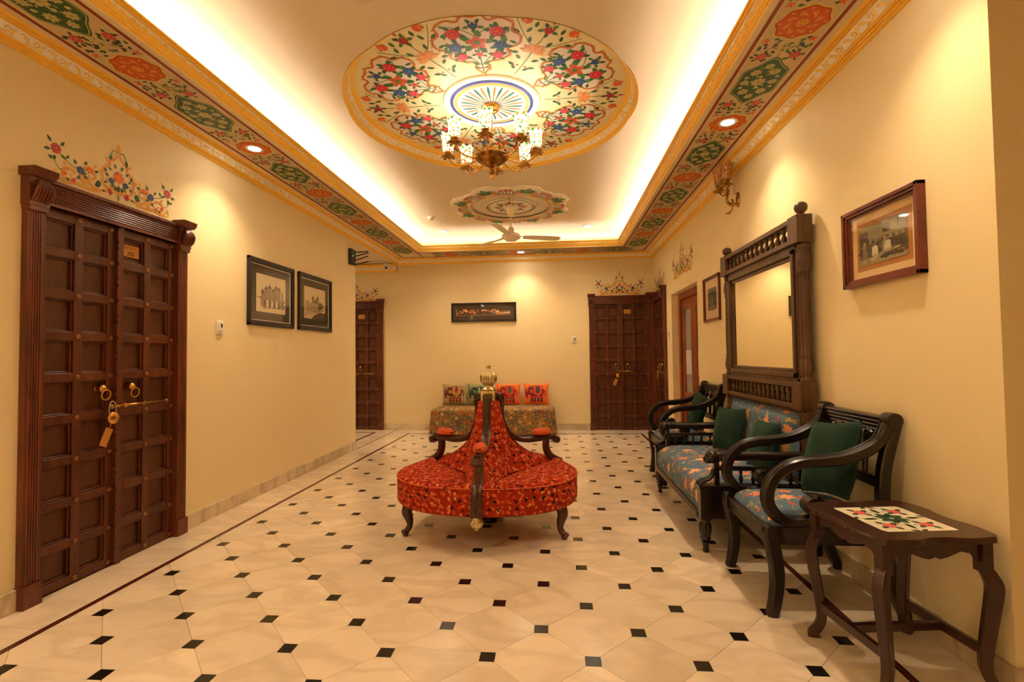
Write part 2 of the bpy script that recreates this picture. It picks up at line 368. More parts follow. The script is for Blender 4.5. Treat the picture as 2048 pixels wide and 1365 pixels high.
# ------------------------------------------------------------------ setting: walls
YN, ZT, XW = -2.5, 3.32, 3.4
def slab_wall(name, u0, u1, holes, put, label, mat='wall_plaster'):
    m = MB(); cur = u0
    for a, b, h in sorted(holes):
        put(m, cur, a, 0, ZT); put(m, a, b, h, ZT); cur = b
    put(m, cur, u1, 0, ZT)
    return struct(m.build(name, mat), label)
WT = .22
wall_left = slab_wall('wall_left', YN, 6.42, [(2.315, 3.245, 2.12)], lambda m, a, b, z0, z1: m.box(XL-WT, XL, a, b, z0, z1), 'cream plaster wall with the carved door and two sketches')
wall_back = slab_wall('wall_back', -5.4, XR+WT, [(-3.95, -3.05, 2.12), (.655, 1.535, 2.12)], lambda m, a, b, z0, z1: m.box(a, b, YB, YB+WT, z0, z1), 'cream plaster end wall behind the daybed')
wall_right = slab_wall('wall_right', 1.93, YB, [(5.70, 6.93, 2.09), (7.30, 8.05, 2.12)], lambda m, a, b, z0, z1: m.box(XR, XR+WT, a, b, z0, z1), 'cream plaster wall behind the mirrored settee')
m = MB(); m.box(XR+WT, XW, 1.93, 2.15, 0, ZT); wall_return = struct(m.build('wall_return', 'wall_plaster'), 'shaded wall end beside the small table')
m = MB(); m.box(XW, XW+WT, YN, 2.15, 0, ZT); struct(m.build('wall_side', 'wall_plaster'), 'plain wall of the side bay')
m = MB(); m.box(XL-WT, XW+WT, YN-WT, YN, 0, ZT); struct(m.build('wall_front', 'wall_plaster'), 'plain wall at the near end of the lobby')
m = MB(); m.box(-5.4, XL-WT, 6.2, 6.42, 0, ZT); struct(m.build('wall_passage_near', 'wall_plaster'), 'near wall of the side passage')
m = MB(); m.box(-5.6, -5.4, 6.2, YB+WT, 0, ZT); struct(m.build('wall_passage_end', 'wall_plaster'), 'end wall of the side passage')
# ------------------------------------------------------------------ floor
m = MB(); m.box(-5.6, XW+WT, YN-WT, YB+WT, -.12, -.012); floor = struct(m.build('floor', 'grout'), 'cream marble floor with small black diamond insets')
SX0, SX1, SYB = -2.41, 1.345, 7.765
def clip(poly, ax, lim, sign):
    out = []
    for i in range(len(poly)):
        a, b = poly[i-1], poly[i]; da = sign*(lim-a[ax]); db = sign*(lim-b[ax])
        if (da >= 0) != (db >= 0):
            t_ = da/(da-db); out.append((a[0]+(b[0]-a[0])*t_, a[1]+(b[1]-a[1])*t_))
        if db >= 0: out.append(b)
    return out
D, S_, G = .219, .0315, .0011
octa = lambda i, g: [(D-i-g, -i), (D-i-g, i), (i, D-i-g), (-i, D-i-g), (-(D-i-g), i), (-(D-i-g), -i), (-i, -(D-i-g)), (i, -(D-i-g))]
tm = MB().prism(octa(S_, G), -.012, 0).mesh('marble_tile', 'marble'); dm = MB().prism([(-S_+G, -S_+G), (S_-G, -S_+G), (S_-G, S_-G), (-S_+G, S_-G)], -.012, 0).mesh('black_inset', 'black_stone')
X0, Y0 = -.30, 2.035; YT = .95
for j in range(-6, 28):
    for i in range(-12, 12):
        cx, cy = X0+i*D, Y0+j*D
        big = (i+j) % 2 == 1; h = D if big else S_
        if cx+h < SX0+.03 or cx-h > SX1-.03 or cy+h < YT+.03 or cy-h > SYB-.03: continue
        P_ = [(cx+a, cy+b) for a, b in (octa(S_, G) if big else [(-S_+G, -S_+G), (S_-G, -S_+G), (S_-G, S_-G), (-S_+G, S_-G)])]
        Q = clip(clip(clip(clip(P_, 0, SX1-.018, 1), 0, SX0+.018, -1), 1, SYB-.018, 1), 1, YT, -1)
        if len(Q) < 3: continue
        nm = 'marble_tile' if big else 'black_inset'
        if Q == P_ or all(abs(a-b) < 1e-6 for p, q in zip(P_, Q) for a, b in zip(p, q)) and len(P_) == len(Q): inst(nm, tm if big else dm, floor, loc=(cx, cy, 0))
        else:
            MB().prism([(x-cx, y-cy) for x, y in Q], -.012, 0).build(nm, 'marble' if big else 'black_stone', floor).location = (cx, cy, 0)
def slab(x0, x1, y0, y1, mat='marble', nm='border_slab', z=0):
    g = .0012; o_ = MB().box(-(x1-x0)/2+g, (x1-x0)/2-g, -(y1-y0)/2+g, (y1-y0)/2-g, -.012, z).build(nm, mat, floor); o_.location = ((x0+x1)/2, (y0+y1)/2, 0)
def strip(x0, y0, x1, y1, wd=.036):
    hx = abs(x1-x0) > abs(y1-y0); b = wd*.24
    for k, (a, c, mt) in enumerate(((-wd/2, -wd/2+b, 'black_stone'), (-wd/2+b, wd/2-b, 'red_stone'), (wd/2-b, wd/2, 'black_stone'))):
        m_ = MB()
        if hx: m_.box(min(x0,x1), max(x0,x1), y0+a, y0+c, -.012, 0)
        else: m_.box(x0+a, x0+c, min(y0,y1), max(y0,y1), -.012, 0)
        m_.build('border_line', mt, floor)
strip(SX0, -2.4, SX0, SYB+.018); strip(SX1, -2.4, SX1, SYB+.018); strip(SX0-.018, SYB, SX1+.018, SYB)
y = YN
k = 0
while y < 7.9:
    y1 = min(y+.92, YB) if y+.92 < 7.7 else YB
    slab(XL, SX0-.018, y, min(y1, 6.42) if y < 6.42 < y1 else y1) if y < 6.42 else slab(XL+.01, SX0-.018, y, y1)
    slab(SX1+.018, XR+.25, y+.3, min(y1+.3, YB)); y = y1
    if 5.5 < y < 6.42: slab(XL, SX0-.018, y, 6.42); y = 6.42
for a, b in ((SX0-.018, -1.4), (-1.4, -.4), (-.4, .6), (.6, SX1+.018)): slab(a, b, SYB+.018, YB)
for a in range(7): slab(SX0+.018+a*.532, SX0+.018+(a+1)*.532, -.6, YT)
slab(SX0+.018, SX1-.018, -2.5, -.6); slab(XR+.25, XW, YN, 1.93); slab(SX1+.018, XR+.25, -2.5, -2.2)
# passage floor
m_ = MB().box(XL-.002, XL+.008, 6.42, YB, -.012, 0).build('border_line', 'black_stone', floor)
slab(-3.0, XL-.003, 6.42, YB); strip(-3.02, 6.2, -3.02, 7.86); strip(-5.3, 7.86, -3.002, 7.86); slab(-5.4, -3.04, 6.42, 7.84); slab(-5.4, -3.002, 7.88, YB)
slab(.655, 1.535, YB, YB+.1); slab(-3.95, -3.05, YB, YB+.1)
# baseboards (marble, slightly proud)
HB, TB = .108, .014
def base(name, segs, fn):
    e = struct(empty(name))
    for a, b in segs:
        n = max(1, round((b-a)/.95))
        for k in range(n):
            p, q = a+(b-a)*k/n+.0008, a+(b-a)*(k+1)/n-.0008
            m = MB(); fn(m, p, q); m.build('skirting_slab', 'marble_base', e, bevel=.003)
    return e
base('baseboard_left', [(YN, 2.235), (3.325, 6.42)], lambda m, a, b: m.box(XL, XL+TB, a, b, 0, HB))
base('baseboard_back', [(-2.97, .575)], lambda m, a, b: m.box(a, b, YB-TB, YB, 0, HB))
base('baseboard_right', [(1.93, 5.70), (6.93, 7.22)], lambda m, a, b: m.box(XR-TB, XR, a, b, 0, HB))
base('baseboard_return', [(XR-TB, 3.4)], lambda m, a, b: m.box(a, b, 1.93-TB, 1.93, 0, HB))
base('baseboard_passage', [(6.42, 6.42+TB)], lambda m, a, b: m.box(XL-WT, XL, a, b, 0, HB))
# ------------------------------------------------------------------ ceiling
MX, MY, MR = -.47, 3.75, 1.13            # big medallion
e = MB(); oin = .60
x0, x1, y0, y1 = XL, XR, YN, YB; a0, a1, b0, b1 = XL+.575, XR-.575, -1.6, YB-.575
for bx in ((x0-.02, a0, y0, y1+.02), (a1, x1+.02, y0, y1+.02), (a0, a1, b1, y1+.02), (a0, a1, y0, b0), (x1+.02, XW+.1, y0, 2.05)): e.box(bx[0], bx[1], bx[2], bx[3], ZS, ZS+.015)
ceiling = struct(e.build('ceiling', 'cream_paint'), 'painted plaster ceiling with a recessed tray, gilded borders and medallions')
def lobe(t_): return MR*(1-.018+.018*abs(math.cos(4*(t_+.2)))**.6)
NM = 144
def rectpt(t_):
    c, s = math.cos(t_), math.sin(t_); k = 1e9
    if c > 1e-6: k = min(k, (XR+.1-MX)/c)
    if c < -1e-6: k = min(k, (XL-.1-MX)/c)
    if s > 1e-6: k = min(k, (YB+.1-MY)/s)
    if s < -1e-6: k = min(k, (YN-MY)/s)
    return (MX+c*k, MY+s*k)
cor = [math.atan2(Y-MY, X-MX) for X in (XL-.1, XR+.1) for Y in (YN, YB+.1)]
ang = sorted([2*math.pi*k/NM-math.pi for k in range(NM)]+cor)
m = MB(); n = len(ang); V = []
for t_ in ang: V += [(MX+lobe(t_)*math.cos(t_), MY+lobe(t_)*math.sin(t_), ZC), rectpt(t_)+(ZC,)]
F = [(2*i, 2*i+1, 2*((i+1)%n)+1, 2*((i+1)%n)) for i in range(n)]
m.add(V, F); m.build('ceiling_plate', 'ceiling_paint', ceiling)
m = MB(); m.box(-5.6, XL-.001, 6.3, YB+.1, 2.885, 2.9); m.build('passage_ceiling', 'ceiling_paint', ceiling)
# cornices: profile points (offset from wall, z, material of the strip that follows)
OUT = [(0,2.862,0),(.014,2.862,0),(.018,2.868,0),(.018,2.873,0),(.028,2.871,0),(.032,2.876,0),(.032,2.881,0),(.044,2.878,0),(.050,2.885,0),(.056,2.885,1),(.088,2.922,1),(.094,2.924,0),(.094,2.931,0),(.104,2.929,0),(.108,2.935,0),(.108,2.941,0),(.119,2.938,0),(.124,2.944,0),(.132,2.951,0)]
INN = [(.57,2.951,0),(.570,2.960,0),(.577,2.959,0),(.580,2.965,0),(.579,2.971,0),(.587,2.970,0),(.589,2.977,0),(.592,2.983,1),(.617,3.012,1),(.622,3.014,0),(.622,3.021,0),(.630,3.020,0),(.633,3.026,0),(.632,3.032,0),(.641,3.030,0),(.645,3.036,0),(.645,3.042,0),(.630,3.042,0),(.600,2.985,0),(.575,2.966,0)]
def cornice(name, prof, label, near):
    m = MB(); L = [[(XL+o, near, z), (XL+o, YB-o, z), (XR-o, YB-o, z), (XR-o, near, z)] for o, z, _ in prof]
    for (A, B), (_, _, mi) in zip(zip(L, L[1:]), prof):
        k = len(m.v); m.v += A+B; m.f += [(k+i, k+i+1, k+5+i, k+4+i) for i in range(3)]; m.m += [mi]*3
    return struct(m.build(name, ['gold_paint', 'band_white']), label)
trim_1 = cornice('trim_1', OUT, 'gilded wall cornice with a scroll band', YN)
trim_2 = cornice('trim_2', INN, 'gilded inner cornice of the ceiling tray', -1.6)
# scroll ornament: s-stem, curl, leaves
m = MB(); half = [(.0045*math.cos(math.pi*k/4), .004*math.sin(math.pi*k/4)) for k in range(5)]
st_ = spline([(-.062,.012,0),(-.045,.016,0),(-.028,.006,0),(-.012,-.012,0),(.008,-.017,0),(.026,-.009,0),(.03,.006,0),(.018,.013,0),(.008,.006,0),(.012,-.002,0)], 4)
m.sweep([(p.x, p.y, .001) for p in st_], [(y, x) for x, y in CIRC(6, .0032)], (0,0,1))
for x, y, a, l in ((-.02,.0,150,.026),(-.008,-.012,200,.024),(.03,-.008,-20,.026),(.034,.002,20,.024),(.012,.014,100,.012),(.045,.006,60,.018),(-.045,.014,-60,.02)):
    c_, s_ = math.cos(R(a)), math.sin(R(a)); pr = [(0,0,.003),(.35,.3,.004),(.7,.28,.005),(1,0,.002),(.7,-.28,.003),(.35,-.3,.003)]
    m.add([(x+l*(u*c_-.8*v*s_), y+l*(u*s_+.8*v*c_), z+.001) for u, v, z in pr]+[(x+l*.5*c_, y+l*.5*s_, .0075)], [(i, (i+1)%6, 6) for i in range(6)])
orn = m.mesh('scroll_ornament', 'gold_leaf', True)
def frame(pos, ex, ez):
    ex = Vector(ex).normalized(); ez = Vector(ez); ez = (ez-ex*ez.dot(ex)).normalized(); ey = ez.cross(ex)
    M = Matrix((ex, ey, ez)).transposed().to_4x4(); M.translation = pos; return M
def orns(parent, o, z, nrm, near, per=.135):
    for sx, X, d in ((1, XL+o, 1), (-1, XR-o, -1)):
        k = 0; y = YB-o-.07
        while y > near and k < 48:
            inst('scroll_ornament', orn, parent, frame((X, y, z), (0, d, 0), (sx*nrm[0], 0, nrm[1]))); y -= per; k += 1
    n = int((XR-XL-2*o)/per); p = (XR-XL-2*o)/n
    for k in range(n): inst('scroll_ornament', orn, parent, frame((XL+o+p*(k+.5), YB-o, z), (1, 0, 0), (0, -nrm[0], nrm[1])))
orns(trim_1, .072, 2.9035, (.037, -.032), 1.8); orns(trim_2, .6045, 2.9975, (.029, -.025), 1.9)
m = MB()
for (a, z0), (b, z1), mi in (((.0, 2.745), (.03, 2.752), 0), ((.03, 2.752), (.04, 2.775), 0), ((.04, 2.775), (.06, 2.828), 1), ((.06, 2.828), (.075, 2.84), 0), ((.075, 2.84), (.09, 2.872), 0), ((.09, 2.872), (.0, 2.872), 0)):
    k = len(m.v); m.v += [(-5.4, YB-a, z0), (XL+.01, YB-a, z0), (XL+.01, YB-b, z1), (-5.4, YB-b, z1)]; m.f.append((k, k+1, k+2, k+3)); m.m.append(mi)
trim_3 = struct(m.build('trim_3', ['gold_paint', 'band_white']), 'gilded cornice in the side passage')
for k in range(7): inst('scroll_ornament', orn, trim_3, frame((XL-.08-.135*k, YB-.05, 2.8015), (1,0,0), (0,-.05,-.02)))
A = Art(); A.stroke([(-.5,.0),(-.3,.03),(-.1,-.02),(.1,.03),(.3,-.02),(.45,.02)], .008, (120,92,60))
for k in range(14): A.leaf(random.uniform(-.5,.45), random.uniform(-.03,.03), random.uniform(0,6.3), .06, .014, random.choice([(110,86,56),(90,96,60),(150,90,60)]))
A.build('painted_vine', ceiling, frame((-3.15, 7.9, 2.8845), (1,0,0), (0,0,-1)))
# ---- painted soffit panels (one orange roundel and one green cartouche per repeat)
A = Art(); TW = .155
A.rect(-.27, .81, -TW, TW, (206,184,140), 0)
def barbed(cx, a, b, n, dep, k=72):
    return [(cx+a*q*math.cos(t_), b*q*math.sin(t_)) for t_ in [2*math.pi*i/k for i in range(k)] for q in [1-dep*abs(math.sin(n*t_/2))**1.5]]
A.poly(barbed(0, .135, .142, 8, .10), GOLD2, 1).poly(barbed(0, .128, .135, 8, .10), (150,70,24), 2).poly(barbed(0, .121, .128, 8, .10), (206,84,28), 3)
A.flower(0, 0, .036, (224,160,58), 4, 9, 0, .16).flower(0, 0, .02, (190,90,30), 5, 8).ell(0, 0, .009, .009, (236,182,80), 6)
for k in range(8):
    t_ = R(45*k+22); A.flower(.074*math.cos(t_), .078*math.sin(t_), .02, (222,152,54), 4, 5, t_, .3); A.leaf(.05*math.cos(t_+.35), .055*math.sin(t_+.35), t_+1.2, .03, .007, (226,160,60), 4)
    A.leaf(.095*math.cos(t_+.4), .1*math.sin(t_+.4), t_+.4, .02, .008, (226,160,60), 4)
gp = [(.54+.2*q*math.cos(t_)*1.2, .155*q*math.sin(t_)) for t_ in [2*math.pi*i/96 for i in range(96)] for q in [1-.13*abs(math.sin(3*t_))**1.3+.10*math.cos(t_)**8]]
def scl(P_, k): return [(.54+(x-.54)*k, y*k) for x, y in P_]
A.poly(gp, (196,184,130), 1).poly(scl(gp, .965), DGREEN, 2).poly(scl(gp, .93), (186,176,122), 3).poly(scl(gp, .90), (36,84,48), 4)
for (fx, fy, fr) in ((0,0,.05),(.105,.055,.038),(.105,-.055,.038),(-.105,.055,.038),(-.105,-.055,.038),(.165,0,.032),(-.165,0,.032),(0,.085,.032),(0,-.085,.032),(.06,.01,.016),(-.06,-.01,.016),(.055,.09,.016),(-.055,-.09,.016),(.055,-.09,.016),(-.055,.09,.016)):
    A.flower(.54+fx, fy, fr, (192,184,128), 5, 8 if fr > .02 else 5, fx*9, .2)
    if fr > .02:
        for k in range(5): A.ell(.54+fx+fr*.5*math.cos(k*1.26+fx), fy+fr*.5*math.sin(k*1.26+fx), fr*.2, fr*.05, (132,122,66), 6, k*1.26, 6)
        A.ell(.54+fx, fy, fr*.25, fr*.2, (150,140,80), 6, 0, 8)
for k in range(26):
    t_ = random.random()*6.28; q = random.random()**.5; A.leaf(.54+.17*q*math.cos(t_), .115*q*math.sin(t_), random.random()*6.28, .028, .006, (170,172,110), 5)
def between(cx, d):                      # d=+1: orange on the -x side
    A.flower(cx, 0, .034, (190,180,124), 2, 6, .3, .3).ell(cx, 0, .012, .009, (120,112,60), 3)
    for k in range(6): A.leaf(cx+.03*math.cos(k*1.05), .03*math.sin(k*1.05), k*1.05, .042, .010, (170,164,106), 1)
    for s in (1, -1):
        A.peony(cx+.055*d, s*.092, .034, (196,62,68), (232,140,130), 3)
        for k in range(5): A.leaf(cx+.055*d+.03*math.cos(k*1.26+.4), s*.092+.03*math.sin(k*1.26+.4), k*1.26+.4, .028, .009, DGREEN, 2)
        A.flower(cx-.085*d, s*.122, .024, (226,92,50), 3, 4, .6, .35)
        for q, (ux, uy, cl) in enumerate(((.02,.075,DGREEN),(-.095,.085,GREEN),(-.015,.135,(60,90,60)),(.06,.13,DGREEN),(.075,.055,GREEN),(-.045,.012,(120,128,80)),(-.03,.07,(38,72,74)),(-.012,.1,DGREEN),(-.05,.095,(44,68,96)),(-.03,.125,(34,62,70)),(.005,.055,DGREEN),(-.07,.06,(48,86,58)),(.03,.04,GREEN),(-.055,.04,(60,86,60)))):
            A.leaf(cx+ux*d, s*uy, q*1.3+.4, .032, .01, cl, 2)
        A.stroke([(cx, s*.02), (cx-.02*d, s*.07), (cx+.03*d, s*.1)], .004, (70,84,50), 1)
for cx, d in ((.222, 1), (-.222, -1)):
    between(cx, d)
A.p = [(pts, c, l) for pts, c, l in A.p if max(x for x, y in pts) <= .86 and min(x for x, y in pts) >= -.36]
panel = A.mesh('painted_panel')
PO = .355
for sx in (0, 1):
    X = XL+PO if not sx else XR-PO
    for k in range(-3, 4):
        yc = 3.62+1.08*k
        inst('painted_panel', panel, ceiling, frame((X, yc, ZS-.0008), (0, 1, 0), (0, 0, -1)))
for k in range(3):
    xc = -1.62+1.08*k-.06
    inst('painted_panel', panel, ceiling, frame((xc, YB-PO, ZS-.0008), (1, 0, 0), (0, 0, -1)))
for (xa, xb, ya, yb) in ((XL+.172, XL+.190, YN, YB-.172), (XL+.522, XL+.540, YN, YB-.172), (XR-.190, XR-.172, YN, YB-.172), (XR-.540, XR-.522, YN, YB-.172), (XL+.172, XR-.172, YB-.190, YB-.172), (XL+.54, XR-.54, YB-.540, YB-.522)):
    MB().box(xa, xb, ya, yb, ZS-.0042, ZS+.002).build('red_border_line', 'maroon_paint', ceiling)
# ------------------------------------------------------------------ big ceiling medallion (recessed painted disc)
m = MB()
prof = [(1.0, ZC-.004, 0), (.992, ZC+.004, 0), (.986, ZC+.012, 0), (.978, ZC+.016, 0), (.974, ZC+.024, 1), (.958, ZC+.062, 1), (.952, ZC+.066, 0), (.948, ZC+.076, 0), (.938, ZC+.080, 0), (.934, ZC+.092, 0), (.925, ZD, 0)]
for (k0, z0, mi), (k1, z1, _) in zip(prof, prof[1:]):
    for i in range(NM):
        ta, tb = 2*math.pi*i/NM, 2*math.pi*(i+1)/NM; k = len(m.v)
        m.v += [(MX+lobe(t_)*q*math.cos(t_), MY+lobe(t_)*q*math.sin(t_), z) for q, z, t_ in ((k0, z0, ta), (k0, z0, tb), (k1, z1, tb), (k1, z1, ta))]
        m.f.append((k, k+1, k+2, k+3)); m.m.append(mi)
trim_4 = struct(m.build('trim_4', ['gold_paint', 'band_white']), 'gilded scalloped rim of the big ceiling medallion')
no = 52
for i in range(no):
    t_ = 2*math.pi*(i+.5)/no; q = lobe(t_)*.967
    inst('scroll_ornament', orn, trim_4, frame((MX+q*math.cos(t_), MY+q*math.sin(t_), ZC+.043), (-math.sin(t_), math.cos(t_), 0), (-math.cos(t_)*.9, -math.sin(t_)*.9, -.42)))
m = MB(); m.lathe([(1.07, ZD+.0), (1.07, ZD+.02)], 96, T((MX, MY, 0))); medal = m.build('medallion_disc', [NT('disc_paint').fin(lin((246,234,190)), .4)], ceiling)
WHITE = (240,228,218); BROWN = (206,120,44)
C = Art()                                     # one cartouche, local y radial
ol = [(0,.40),(.05,.47),(.035,.53),(.13,.55),(.20,.60),(.19,.66),(.27,.70),(.285,.78),(.235,.83),(.245,.90),(.17,.955),(.10,.94),(.06,.985),(0,.975)]
full = ol+[(-x, y) for x, y in ol[-2:0:-1]]
pp = [(p.x, p.y) for p in spline([(x, y, 0) for x, y in full+[full[0]]], 4)]
C.poly(pp, WHITE, 1); C.stroke(full, .017, BROWN, 2, closed=True, n=4)
for i in range(0, len(pp)-1, 3):
    x, y = pp[i]; a = math.atan2(y-.72, x); C.leaf(x, y, a+.9, .024, .007, BROWN, 2)
def sprig(A_, x, y, r, col, kind, lay=4):
    for k in range(5):
        a = k*1.26+x*7+y*5; A_.leaf(x+r*.6*math.cos(a), y+r*.6*math.sin(a), a+.3, r*1.05, r*.34, random.choice([(58,122,62),(44,104,58),(76,134,70)]), lay-1)
    if kind == 'p': A_.peony(x, y, r, col, tuple(min(255, c+50) for c in col), lay)
    elif kind == 'f': A_.flower(x, y, r, col, lay, 5, 1.57, .22, (90,130,60)); [A_.leaf(x+r*.35*math.cos(q), y+r*.35*math.sin(q), q, r*.45, r*.03, (150,40,30), lay+1) for q in (0.3,1.5,2.8,4,5.2)]
    elif kind == 't':
        A_.poly([(x+r*a, y+r*b) for a, b in ((-.7,.7),(-.3,.3),(0,.9),(.3,.3),(.7,.7),(.65,-.2),(.2,-.8),(-.2,-.8),(-.65,-.2))], col, lay)
sprig(C, 0, .74, .075, (222,92,58), 'f'); sprig(C, 0, .90, .045, (44,84,150), 't')
for s in (1, -1):
    sprig(C, s*.15, .70, .05, (46,90,158), 'p'); sprig(C, s*.14, .835, .055, (206,40,58), 'p'); sprig(C, s*.12, .60, .042, (220,70,92), 'p')
    C.stroke([(0,.5), (s*.06,.58), (s*.13,.66), (s*.2,.76)], .006, (60,110,60), 2); C.stroke([(0,.8), (s*.07,.86), (s*.15,.9)], .006, (60,110,60), 2)
    for k in range(7): C.leaf(s*random.uniform(.03,.22), random.uniform(.57,.9), random.uniform(0,6.3), .045, .013, random.choice([(58,122,62),(90,150,90)]), 2)
    C.leaf(s*.012, .5, 1.57-s*.9, .07, .014, (70,130,80), 2); C.leaf(s*.01, .46, 1.57-s*1.0, .05, .012, (70,130,80), 2)
sprig(C, 0, .62, .035, (222,84,88), 't'); C.stroke([(0,.42), (0,.58), (0,.88)], .008, (60,110,60), 2); C.ell(0, .465, .025, .008, (222,100,90), 3)
B = Art()                                     # the spray between two cartouches
B.stroke([(0,.42), (.005,.55), (0,.7), (0,.9)], .006, (80,120,70), 1)
for k in range(7):
    a = R(90+(k-3)*30); B.leaf(.0, .70, a, .095, .02, (240,150,86) if k % 2 else (244,178,120), 3)
for s in (1, -1):
    B.stroke([(0,.72), (s*.09,.80), (s*.17,.88), (s*.23,.95)], .005, (80,120,70), 1)
    for (x, y, a) in ((.04,.6,.6),(.05,.52,.4),(.06,.78,1.2),(.12,.86,1.8),(.16,.84,.3),(.2,.94,2.2),(.09,.92,1.5),(.03,.48,.9),(.13,.74,.1),(.08,.66,-.2)): B.leaf(s*x, y, a if s > 0 else math.pi-a, .058, .014, (52,104,66), 2)
    B.leaf(s*.15, .93, 1.57-s*.4, .085, .026, (236,112,48), 3); B.leaf(s*.15, .93, 1.57-s*.8, .07, .02, (240,140,70), 3); B.leaf(s*.15, .93, 1.57+s*.05, .07, .02, (232,98,40), 3)
    B.flower(s*.03, .53, .014, (226,120,130), 3, 5)
sprig(B, 0, .93, .045, (176,24,44), 't'); B.leaf(0, .985, 1.57, .05, .012, (196,60,60), 3)
A = Art()
for k in range(6): A.put(C, 0, 0, R(60*k+180)); A.put(B, 0, 0, R(60*k+210))
A.build('painted_flowers', ceiling, frame((MX, MY, ZD-.001), (1, 0, 0), (0, 0, -1)), step=.0004)
# fluted plaster rose
m = MB(); m.lathe([(.385, ZD), (.385, ZD-.012), (.372, ZD-.022), (.352, ZD-.022), (.34, ZD-.012), (.335, ZD-.010), (.300, ZD-.014), (.28, ZD-.02), (.26, ZD-.012), (.06, ZD-.03), (.05, ZD-.035)], 72, T((MX, MY, 0)))
m.build('plaster_rose', 'white_plaster', ceiling, smooth=True)
A = Art(); A.ring(0, 0, .306, .33, (60,74,150), 6)
A.ring(0, 0, .272, .298, (226,176,112), 10)
for k in range(28):
    a = 2*math.pi*k/28; col = (40,112,104) if k % 2 else (214,136,84)
    A.poly([(r_*math.cos(a+b), r_*math.sin(a+b)) for r_, b in ((.09,-.02),(.09,.02),(.2,.05),(.238,.03),(.252,0),(.238,-.03),(.2,-.05))], col, 1)
for k in range(24): A.leaf(.045*math.cos(k*.262), .045*math.sin(k*.262), k*.262, .055, .005, (90,98,160), 1)
A.build('rose_paint', ceiling, frame((MX, MY, ZD), (1, 0, 0), (0, 0, -1)), fn=lambda x, y, z: (x, y, z*.5+.0016+lerp([(0,.036),(.06,.031),(.26,.0125),(.28,.021),(.3,.0145),(.335,.0105)], math.hypot(x, y))))
# ------------------------------------------------------------------ fan medallion (plaster relief)
FX, FY = -.535, 6.10
def scal(t_): return .735-.045*math.cos(8*t_)+.012*math.cos(24*t_)
m = MB(); V = []; k_ = 160
for z, q in ((ZC, 1.0), (ZC-.016, 1.0), (ZC-.028, .95), (ZC-.024, .76), (ZC-.030, .71), (ZC-.016, .68)):
    V.append([(FX+scal(2*math.pi*i/k_)*q*math.cos(2*math.pi*i/k_) if q > .7 else FX+.5*math.cos(2*math.pi*i/k_), FY+(scal(2*math.pi*i/k_)*q if q > .7 else .5)*math.sin(2*math.pi*i/k_), z) for i in range(k_)])
for a_, b_ in zip(V, V[1:]):
    n0 = len(m.v); m.v += a_+b_; m.f += [(n0+i, n0+(i+1)%k_, n0+k_+(i+1)%k_, n0+k_+i) for i in range(k_)]; m.m += [0]*k_
m.lathe([(.33, ZC), (.33, ZC-.012), (.31, ZC-.02), (.29, ZC-.012), (.1, ZC-.02), (.06, ZC-.03)], 64, T((FX, FY, 0)), cap=False)
m.build('fan_medallion', 'white_plaster', ceiling)
A = Art(); A.ring(0, 0, .505, .525, GOLD, 1, 64)
for k in range(8):
    a = R(45*k+22.5); c_, s_ = math.cos(a), math.sin(a); E_ = Art()
    for q in (-1, 0, 1): E_.leaf(0, .57, 1.57+q*.6, .19-.04*abs(q), .045, (58,116,74) if q else (84,150,96), 3)
    E_.leaf(-.02, .62, 2.4, .08, .02, (44,92,60), 4)
    for s in (1, -1):
        E_.leaf(s*.05, .54, 1.57-s*.6, .14, .04, (214,150,60), 2); E_.leaf(s*.07, .54, 1.57-s*1.2, .1, .025, (206,130,50), 2)
    A.put(E_, 0, 0, a-1.5708)
    a2 = R(45*k); E_ = Art()
    for q in range(5): E_.stroke([((q-2)*.036, .54), ((q-2)*.042, .645)], .009, (52,44,38), 2, n=0)
    for q in (-1, 0, 1): E_.ell(q*.058, .668-abs(q)*.008, .028, .022, (192,50,52), 3)
    for q in (-1, 0, 1): E_.ell(q*.055, .63, .018, .012, (230,180,150), 2)
    A.put(E_, 0, 0, a2-1.5708)
A.ring(0, 0, .296, .312, (48,50,66), 3, 64).ring(0, 0, .268, .278, (48,50,66), 1, 64)
for k in range(8):
    a = R(45*k); E_ = Art(); E_.leaf(0, .12, 1.57, .12, .022, (170,40,40) if k % 2 == 0 else (60,70,120), 2)
    for s in (1, -1): E_.leaf(s*.01, .13, 1.57-s*.7, .09, .02, (216,160,80), 1); E_.leaf(s*.02, .1, 1.57-s*1.1, .07, .014, (62,84,110), 1)
    A.put(E_, 0, 0, a)
for k in range(4): A.flower(.3*math.cos(R(90*k)), .3*math.sin(R(90*k)), .05, (214,150,90), 4, 5)
A.build('fan_medallion_paint', ceiling, frame((FX, FY, ZC), (1, 0, 0), (0, 0, -1)), fn=lambda x, y, z: (x, y, z*.6+lerp([(0,.032),(.06,.031),(.1,.021),(.28,.0125),(.31,.0205),(.33,.013),(.34,.003),(.49,.003),(.5,.031),(.6,.030),(.7,.030)], math.hypot(x, y))))
